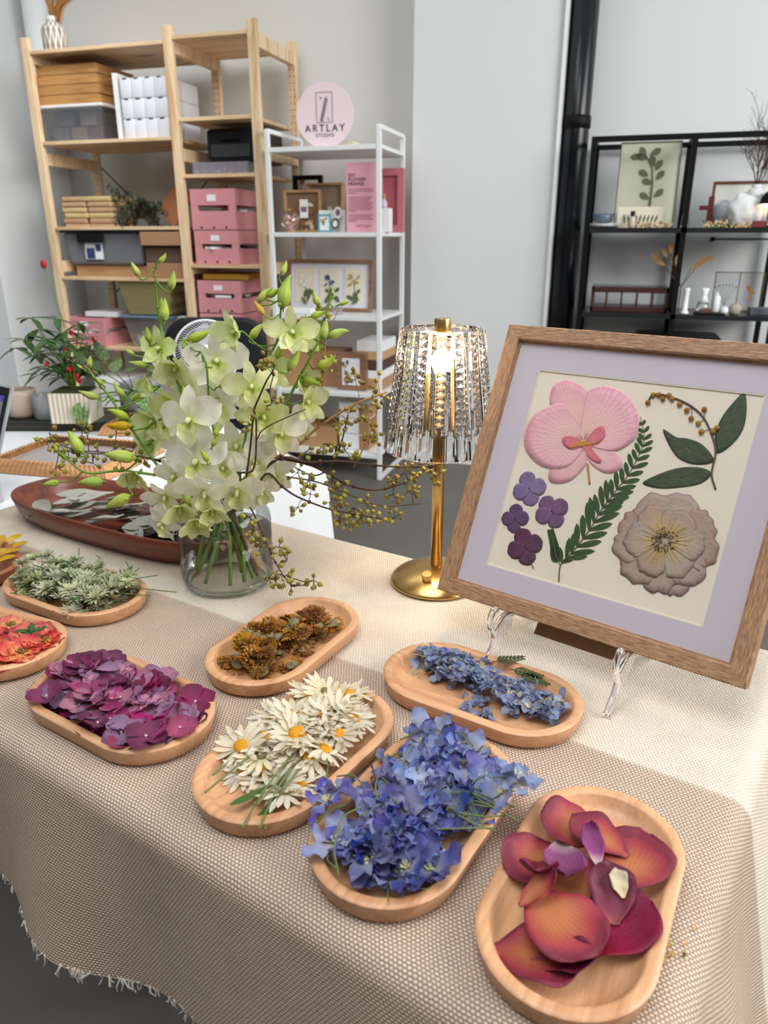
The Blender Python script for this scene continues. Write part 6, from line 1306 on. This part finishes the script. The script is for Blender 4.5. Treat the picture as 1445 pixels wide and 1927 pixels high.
for (ax, ay, dx, dy, nx_, ny_, L) in [(0, 0, 1, 0, 0, 1, FW), (FW, 0, 0, 1, -1, 0, FH), (FW, FH, -1, 0, 0, -1, FW), (0, FH, 0, -1, 1, 0, FH)]:
    vs = []; ts = []
    for (i_, z_) in prof:
        for e_ in (0, 1): l_ = i_ if e_ == 0 else L-i_; vs.append((ax+dx*l_+nx_*i_, ay+dy*l_+ny_*i_, z_)); ts.append((l_+ax*3+ay*5, i_-z_))
    n_ = len(prof); mould.add(vs, [(2*i, 2*i+1, 2*((i+1) % n_)+1, 2*((i+1) % n_)) for i in range(n_)], ts)
mould.build('moulding', fm.m, pf)
wu0, wu1, wv0, wv1 = .0570, .3275, .0495, .3125
MB().box(w_-.006, FW-w_+.006, w_-.006, FH-w_+.006, -.0115, -.0105).build('backing_sheet', M_('ivory_sheet', srgb(238, 226, 206), .75, mott=.02, mscale=6), pf)
mt = MB()
for q in [(w_-.006, FW-w_+.006, w_-.006, wv0), (w_-.006, FW-w_+.006, wv1, FH-w_+.006), (w_-.006, wu0, wv0, wv1), (wu1, FW-w_+.006, wv0, wv1)]: mt.box(q[0], q[1], q[2], q[3], -.0104, -.0086)
mt.build('mat_board', M_('lavender_mat', srgb(208, 196, 205), .7), pf)
mt = MB()
for q in [(wu0-.001, wu1+.001, wv0-.001, wv0+.0012), (wu0-.001, wu1+.001, wv1-.0012, wv1+.001), (wu0-.001, wu0+.0012, wv0, wv1), (wu1-.0012, wu1+.001, wv0, wv1)]: mt.box(q[0], q[1], q[2], q[3], -.0104, -.0089)
mt.build('mat_bevel', m_cream, pf)
MB().box(w_-.001, FW-w_+.001, w_-.001, FH-w_+.001, -.0072, -.0062).build('glass_pane', thin('picture_glass', (1, 1, 1, 1), .012, .0, fr=.25), pf)
MB().box(.01, FW-.01, .01, FH-.01, -.0265, -.024).build('back_board', M_('mdf_board', srgb(120, 88, 62), .8), pf)
bs_ = MB().prism([(.155, .16), (.235, .16), (.255, -.018), (.135, -.018)], -.0325, -.030); bs_.build('back_stand', M_('brown_board_stand', srgb(132, 98, 66), .8), pf)
# pressed flowers
ZP = -.0104
def blob(pts, z, m, name, parent=None, seed=0, n=6, cen=None, wave=.0004, sub=4):
    P = [Vector((*FP(*p), 0)) for p in pts]; Q = []
    K = len(P)
    for i in range(K):
        a, b, c_, d_ = P[(i-1) % K], P[i], P[(i+1) % K], P[(i+2) % K]
        for k in range(sub): t = k/sub; Q.append(.5*((2*b)+(c_-a)*t+(2*a-5*b+4*c_-d_)*t*t+(3*b-a-3*c_+d_)*t*t*t))
    C = Vector((*FP(*cen), 0)) if cen else sum(Q, Vector())/len(Q)
    mb = MB(); N = len(Q); vs = []; ts = []; fs = []
    for j in range(n+1):
        s_ = j/n
        for i, q in enumerate(Q):
            p = C+(q-C)*max(s_, .002); w2 = wave*(noise.noise(Vector((p.x*60, p.y*60, seed)))+.6*sin(i/N*2*PI*9+seed)*s_)
            vs.append((p.x, p.y, z+abs(w2)*s_+.0002)); ts.append((s_, i/N*7))
    for j in range(n):
        for i in range(N): fs.append((j*N+i, j*N+(i+1) % N, (j+1)*N+(i+1) % N, (j+1)*N+i))
    mb.add(vs, fs, ts); o = mb.build(name, m, parent or pf, smooth=True); s_ = o.modifiers.new('thick', 'SOLIDIFY'); s_.thickness = .0001; s_.offset = 1; return o
pk1 = petal_mat('pressed_pink', [(0, srgb(232, 196, 176)), (.5, srgb(240, 198, 192)), (.88, srgb(236, 178, 186)), (.97, srgb(226, 160, 176)), (1, srgb(244, 214, 206))], vein=srgb(196, 104, 128), vf=.22, vn=5, mott=.3, mcol=srgb(240, 200, 190), rv=.06, rs=.1, trl=0)
pk2 = petal_mat('pressed_lip_pink', [(0, srgb(200, 110, 60)), (.45, srgb(226, 130, 130)), (1, srgb(224, 104, 134))], vein=srgb(190, 70, 100), vf=.4, vn=14, trl=0)
og = M_('lip_orange', srgb(206, 140, 60), .7)
po = bpy.data.objects.new('pressed_orchid', None); COL.objects.link(po); po.parent = pf
cc_ = (505, 585)
for i, (pts, cen) in enumerate([
 ([(405,288),(350,320),(335,380),(348,430),(440,520),(500,545),(528,470),(540,390),(515,335),(470,302)], (500, 560)),
 ([(505,640),(430,650),(345,715),(328,775),(360,800),(430,790),(480,750),(515,700)], (505, 600)),
 ([(515,620),(530,690),(590,740),(640,748),(690,722),(692,680),(655,640),(590,615)], (510, 600)),
 ([(400,405),(330,420),(250,470),(210,560),(215,630),(262,692),(330,725),(420,718),(480,660),(508,600),(490,520),(440,440)], (500, 585)),
 ([(560,325),(620,318),(700,350),(755,410),(778,480),(765,560),(722,608),(660,637),(590,630),(520,600),(490,540),(505,420),(525,350)], (505, 585))]):
    blob(pts, ZP+.0002*(i+1), pk1, 'petal', po, seed=i, cen=cen)
blob([(400,600),(412,568),(470,572),(508,592),(560,532),(600,518),(612,560),(582,600),(545,618),(560,650),(592,684),(578,700),(530,672),(500,622),(442,632)], ZP+.0014, pk2, 'lip', po, seed=9, cen=(508, 600), wave=.0007)
blob([(430,625),(470,600),(505,590),(540,600),(590,590),(560,604),(512,612),(470,618)], ZP+.0021, og, 'lip_mark', po, seed=4)
def line(pts, r, m, name, par=None, z=.0012, mb=None):
    P = smooth_path([(*FP(*p), ZP+z) for p in pts], 5); b = (mb or MB()).tube(P, r, 6)
    return b if mb is not None else b.build(name, m, par or pf, smooth=True)
line([(522,700),(528,750),(533,802)], .0013, M_('tan_stalk', srgb(186, 130, 84), .7), 'stalk', po)
# mimosa and leaf sprig
gl = petal_mat('pressed_dark_leaf', [(0, srgb(66, 80, 48)), (1, srgb(54, 68, 42))], vein=srgb(86, 96, 62), vf=.3, vn=1, mott=.2, mcol=srgb(44, 56, 34), rv=.1, trl=0, rough=.55)
sp = bpy.data.objects.new('pressed_leaf_sprig', None); COL.objects.link(sp); sp.parent = pf
for i, pts in enumerate([[(1162,648),(1150,570),(1180,480),(1240,400),(1296,350),(1308,430),(1290,530),(1230,610)], [(1142,692),(1060,705),(980,680),(930,620),(894,531),(960,570),(1010,575),(1080,600),(1130,650)], [(1132,745),(1080,720),(980,720),(880,750),(793,797),(870,822),(960,820),(1060,805),(1110,780)]]): blob(pts, ZP+.0003, gl, 'leaf', sp, seed=20+i)
line([(1155,828),(1135,750),(1155,650),(1140,570),(1100,480),(1040,420),(960,380),(880,358),(840,365),(820,398)], .0011, M_('mauve_brown_stem', srgb(96, 78, 66), .7), 'stem', sp)
mm = M_('mimosa_ochre', srgb(176, 124, 48), .9, bump=1, bscale=900, rv=.2); mb = MB()
for (x, y) in [(822,400),(847,362),(875,362),(895,381),(926,364),(940,381),(978,408),(1013,438),(1035,478),(1070,502),(1085,543),(1100,433),(1143,543),(1163,525)]:
    o = MB().ball((*FP(x, y), ZP+.0024), .0031, 6, sc=(1, 1, .7)).build('mimosa_ball', mm, sp, smooth=True)
    j = min([(1140,570),(1100,480),(1040,420),(960,380),(880,358),(840,365),(1125,530),(1070,450),(1000,397)], key=lambda q: abs(q[0]-x)+abs(q[1]-y)); mb.tube([(*FP(x, y), ZP+.0012), (*FP(*j), ZP+.0012)], .0004, 4)
mb.build('mimosa_stalks', m_twig, sp)
# hydrangea blossoms
def hyd(cx_, cy_, R, c1, c2, rot, nm_, seed, stem=None):
    m = petal_mat(nm_, [(0, c1), (1, c2)], vein=tuple(v*.6 for v in c1[:3])+(1,), vf=.3, vn=9, mott=.3, mcol=c2, rv=.1, trl=0)
    t = bpy.data.objects.new('pressed_hydrangea', None); COL.objects.link(t); t.parent = pf
    x, y = FP(cx_, cy_); x2, y2 = FP(cx_+R, cy_); rr = math.hypot(x2-x, y2-y)*.98; random.seed(seed)
    for k in range(4):
        mb = MB().petal(rr, rr*.98, TR(x, y, ZP+.0004+.0004*(k % 2)) @ RZ(rad(rot)+k*PI/2+random.gauss(0, .06)), base=.25, pk=.58, ruf=.0003, nx=6, ny=8, end=.5); o = mb.build('petal', m, t, smooth=True); s_ = o.modifiers.new('thick', 'SOLIDIFY'); s_.thickness = .0003; s_.offset = 1
    MB().ball((x, y, ZP+.0014), .0009, 4).build('heart', m_dark, t)
    if stem: line(stem, .0006, m_twig, 'stalk', t)
hyd(235, 825, 86, srgb(140, 122, 156), srgb(122, 100, 142), 25, 'hydrangea_lilac', 1)
hyd(345, 938, 88, srgb(132, 94, 130), srgb(108, 74, 112), 40, 'hydrangea_purple', 2)
hyd(165, 972, 70, srgb(106, 80, 116), srgb(88, 62, 96), 10, 'hydrangea_dark', 3)
hyd(213, 1112, 92, srgb(106, 56, 84), srgb(86, 44, 72), 30, 'hydrangea_maroon', 4, [(225, 1150), (240, 1185), (256, 1220)])
# fern
fg = petal_mat('pressed_fern_green', [(0, srgb(46, 70, 40)), (1, srgb(56, 82, 46))], vein=srgb(80, 100, 60), vf=.3, vn=2, rv=.1, trl=0)
fe = bpy.data.objects.new('pressed_fern', None); COL.objects.link(fe); fe.parent = pf
mb = MB(); Pm = smooth_path([(*FP(*p), ZP+.001) for p in [(380,1285),(390,1200),(450,1135),(530,1030),(590,930),(650,850),(720,760),(775,660),(802,570),(783,470)]], 8); mb.tube(Pm, [.0009*(1-.6*i/len(Pm)) for i in range(len(Pm))], 5); K = len(Pm); fol = MB()
for i in range(9, K-1, 3):
    t = (i-9)/(K-10); L = .034*(1-t)**.9*min(1, .45+t*3)+.005; d_ = (Pm[i]-Pm[i-1]); a = math.atan2(d_.y, d_.x)-PI/2
    for s_ in (-1, 1): fol.petal(L*random.uniform(.85, 1.1), L*.17+.0034, TR(Pm[i].x, Pm[i].y, ZP+.0006+.0002*(i % 3)) @ RZ(a+s_*rad(38+10*t)), nx=3, ny=6, ruf=.0002, rf=9, tip=.2, base=.3)
Ps = smooth_path([(*FP(*p), ZP+.001) for p in [(388,1205),(368,1160),(358,1110),(342,1042)]], 5); mb.tube(Ps, .0005, 5)
for i in range(2, len(Ps)):
    d_ = Ps[i]-Ps[i-1]; a = math.atan2(d_.y, d_.x)-PI/2
    for s_ in (-1, 1): fol.petal(.011*(1-.5*i/len(Ps)), .005, TR(Ps[i].x, Ps[i].y, ZP+.0006) @ RZ(a+s_*rad(42)), nx=2, ny=4)
fol.build('fronds', fg, fe); mb.build('rachis', M_('fern_rachis', srgb(84, 92, 56), .7), fe)
# pressed rose
tn = petal_mat('pressed_tan_petal', [(0, srgb(214, 182, 112)), (.35, srgb(204, 180, 142)), (.8, srgb(188, 166, 146)), (.95, srgb(176, 150, 140)), (1, srgb(138, 112, 106))], vein=srgb(140, 116, 100), vf=.35, vn=5, mott=.4, mcol=srgb(176, 150, 138), rv=.14, rs=.3, rh=.02, trl=0)
ro = bpy.data.objects.new('pressed_rose_bloom', None); COL.objects.link(ro); ro.parent = pf
cx_, cy_ = 905, 1080; random.seed(66)
def rpet(a0, R, wd, z, seed, off=60):
    pts = [(cx_+off*.3*cos(a0), cy_+off*.3*sin(a0))]; n_ = 9
    for k in range(n_+1):
        b = -1+2*k/n_; rr = R*(1-.22*abs(b)**2.5)*random.uniform(.96, 1.04); pts.append((cx_+rr*cos(a0+b*wd), cy_+rr*sin(a0+b*wd)*1.0))
    blob(pts, z, tn, 'petal', ro, seed=seed, cen=(cx_+20*cos(a0), cy_+20*sin(a0)), wave=.0006, n=7, sub=3)
i = 0
for (a, R, w2) in [(-65, 250, .55), (-20, 262, .5), (15, 265, .5), (50, 262, .5), (75, 285, .35), (100, 262, .45), (135, 272, .45), (170, 262, .4), (-155, 240, .5), (-110, 245, .5)]: rpet(rad(a), R, w2, ZP+.0002+.0002*(i % 4), i); i += 1
for (a, R, w2) in [(-45, 185, .5), (10, 200, .5), (60, 205, .5), (120, 195, .5), (175, 205, .45), (-120, 190, .5), (-165, 185, .4), (-80, 150, .3)]: rpet(rad(a), R, w2, ZP+.0012+.0002*(i % 3), i); i += 1
ysm = M_('pressed_gold', srgb(206, 170, 96), .8, rv=.1); mb = MB(); x, y = FP(cx_, cy_)
for k in range(26): a = k*2*PI/26; mb.tube([(x+.010*cos(a), y+.010*sin(a), ZP+.0022), (x+random.uniform(.020, .032)*cos(a), y+random.uniform(.020, .032)*sin(a), ZP+.0024)], [.0009, .0003], 4)
mb.build('golden_filaments', ysm, ro); mb = MB()
for k in range(120): a = random.uniform(0, 6.3); r_ = .0145*math.sqrt(random.random()); mb.ball((x+r_*cos(a), y+r_*sin(a), ZP+.0028+.0006*random.random()), .0011, 3, mi=k % 2)
mb.build('brown_centre', [M_('seed_brown', srgb(96, 74, 54), .9), M_('seed_tan', srgb(170, 150, 120), .9)], ro)

# ------------------------------------------------------------------ clear plastic easel
ea = thing('clear_plastic_easel', 'clear plastic plate easel with two hooked feet holding the large frame', 'easel')
m_ac = glass('clear_acrylic', (.97, .97, 1, 1), .03, 1.46)
def side(u, name):
    # outline in the vertical plane through the frame normal: x = towards the viewer (horizontal), y = height above the cloth
    o0 = P0+FU*u; o0.z = .7515; fw = -FB
    pts = [(.052, .0035), (.044, .012), (.034, .022), (.030, .034), (.034, .046), (.040, .054), (.040, .066), (.033, .074), (.026, .071)]
    M = Matrix(((fw.x, 0, FU.x, o0.x), (fw.y, 0, FU.y, o0.y), (fw.z, 1, 0, o0.z), (0, 0, 0, 1)))
    mb = MB()
    P = smooth_path([(p[0], p[1], 0) for p in pts], 5); mb.tube(P, [.0052]+[.0042]*(len(P)-2)+[.0032], 10, M=M)
    back = smooth_path([(.034, .046, 0), (.020, .052, 0), (.004, .0555, 0), (-.03, .046, 0), (-.075, .020, 0), (-.11, .004, 0)], 5); mb.tube(back, .0038, 10, M=M)
    rest = [(.006, .050, 0), (-.02-.0, .12, 0), (-.058, .185, 0)]; b2 = smooth_path([(-.030, .052, 0), (-.062, .11, 0), (-.098, .17, 0)], 4); mb.tube(b2, .0035, 8, M=M)
    mb.prism([(.040, .020), (.030, .040), (.006, .052), (-.02, .046), (-.012, .032), (.014, .022)], -.0016, .0016, M=M)
    o = mb.build(name, m_ac, ea, smooth=True); e = o.modifiers.new('split', 'EDGE_SPLIT'); e.split_angle = rad(45); return M
Ma = side(.105, 'easel_arm'); Mb = side(.262, 'easel_arm')
q0 = Ma @ Vector((-.03, .046, .0)); q1 = Mb @ Vector((-.03, .046, 0)); q2 = Ma @ Vector((-.085, .016, 0)); q3 = Mb @ Vector((-.085, .016, 0))
MB().tube([q2, q3], .0036, 8).build('crossbar', m_ac, ea, smooth=True)
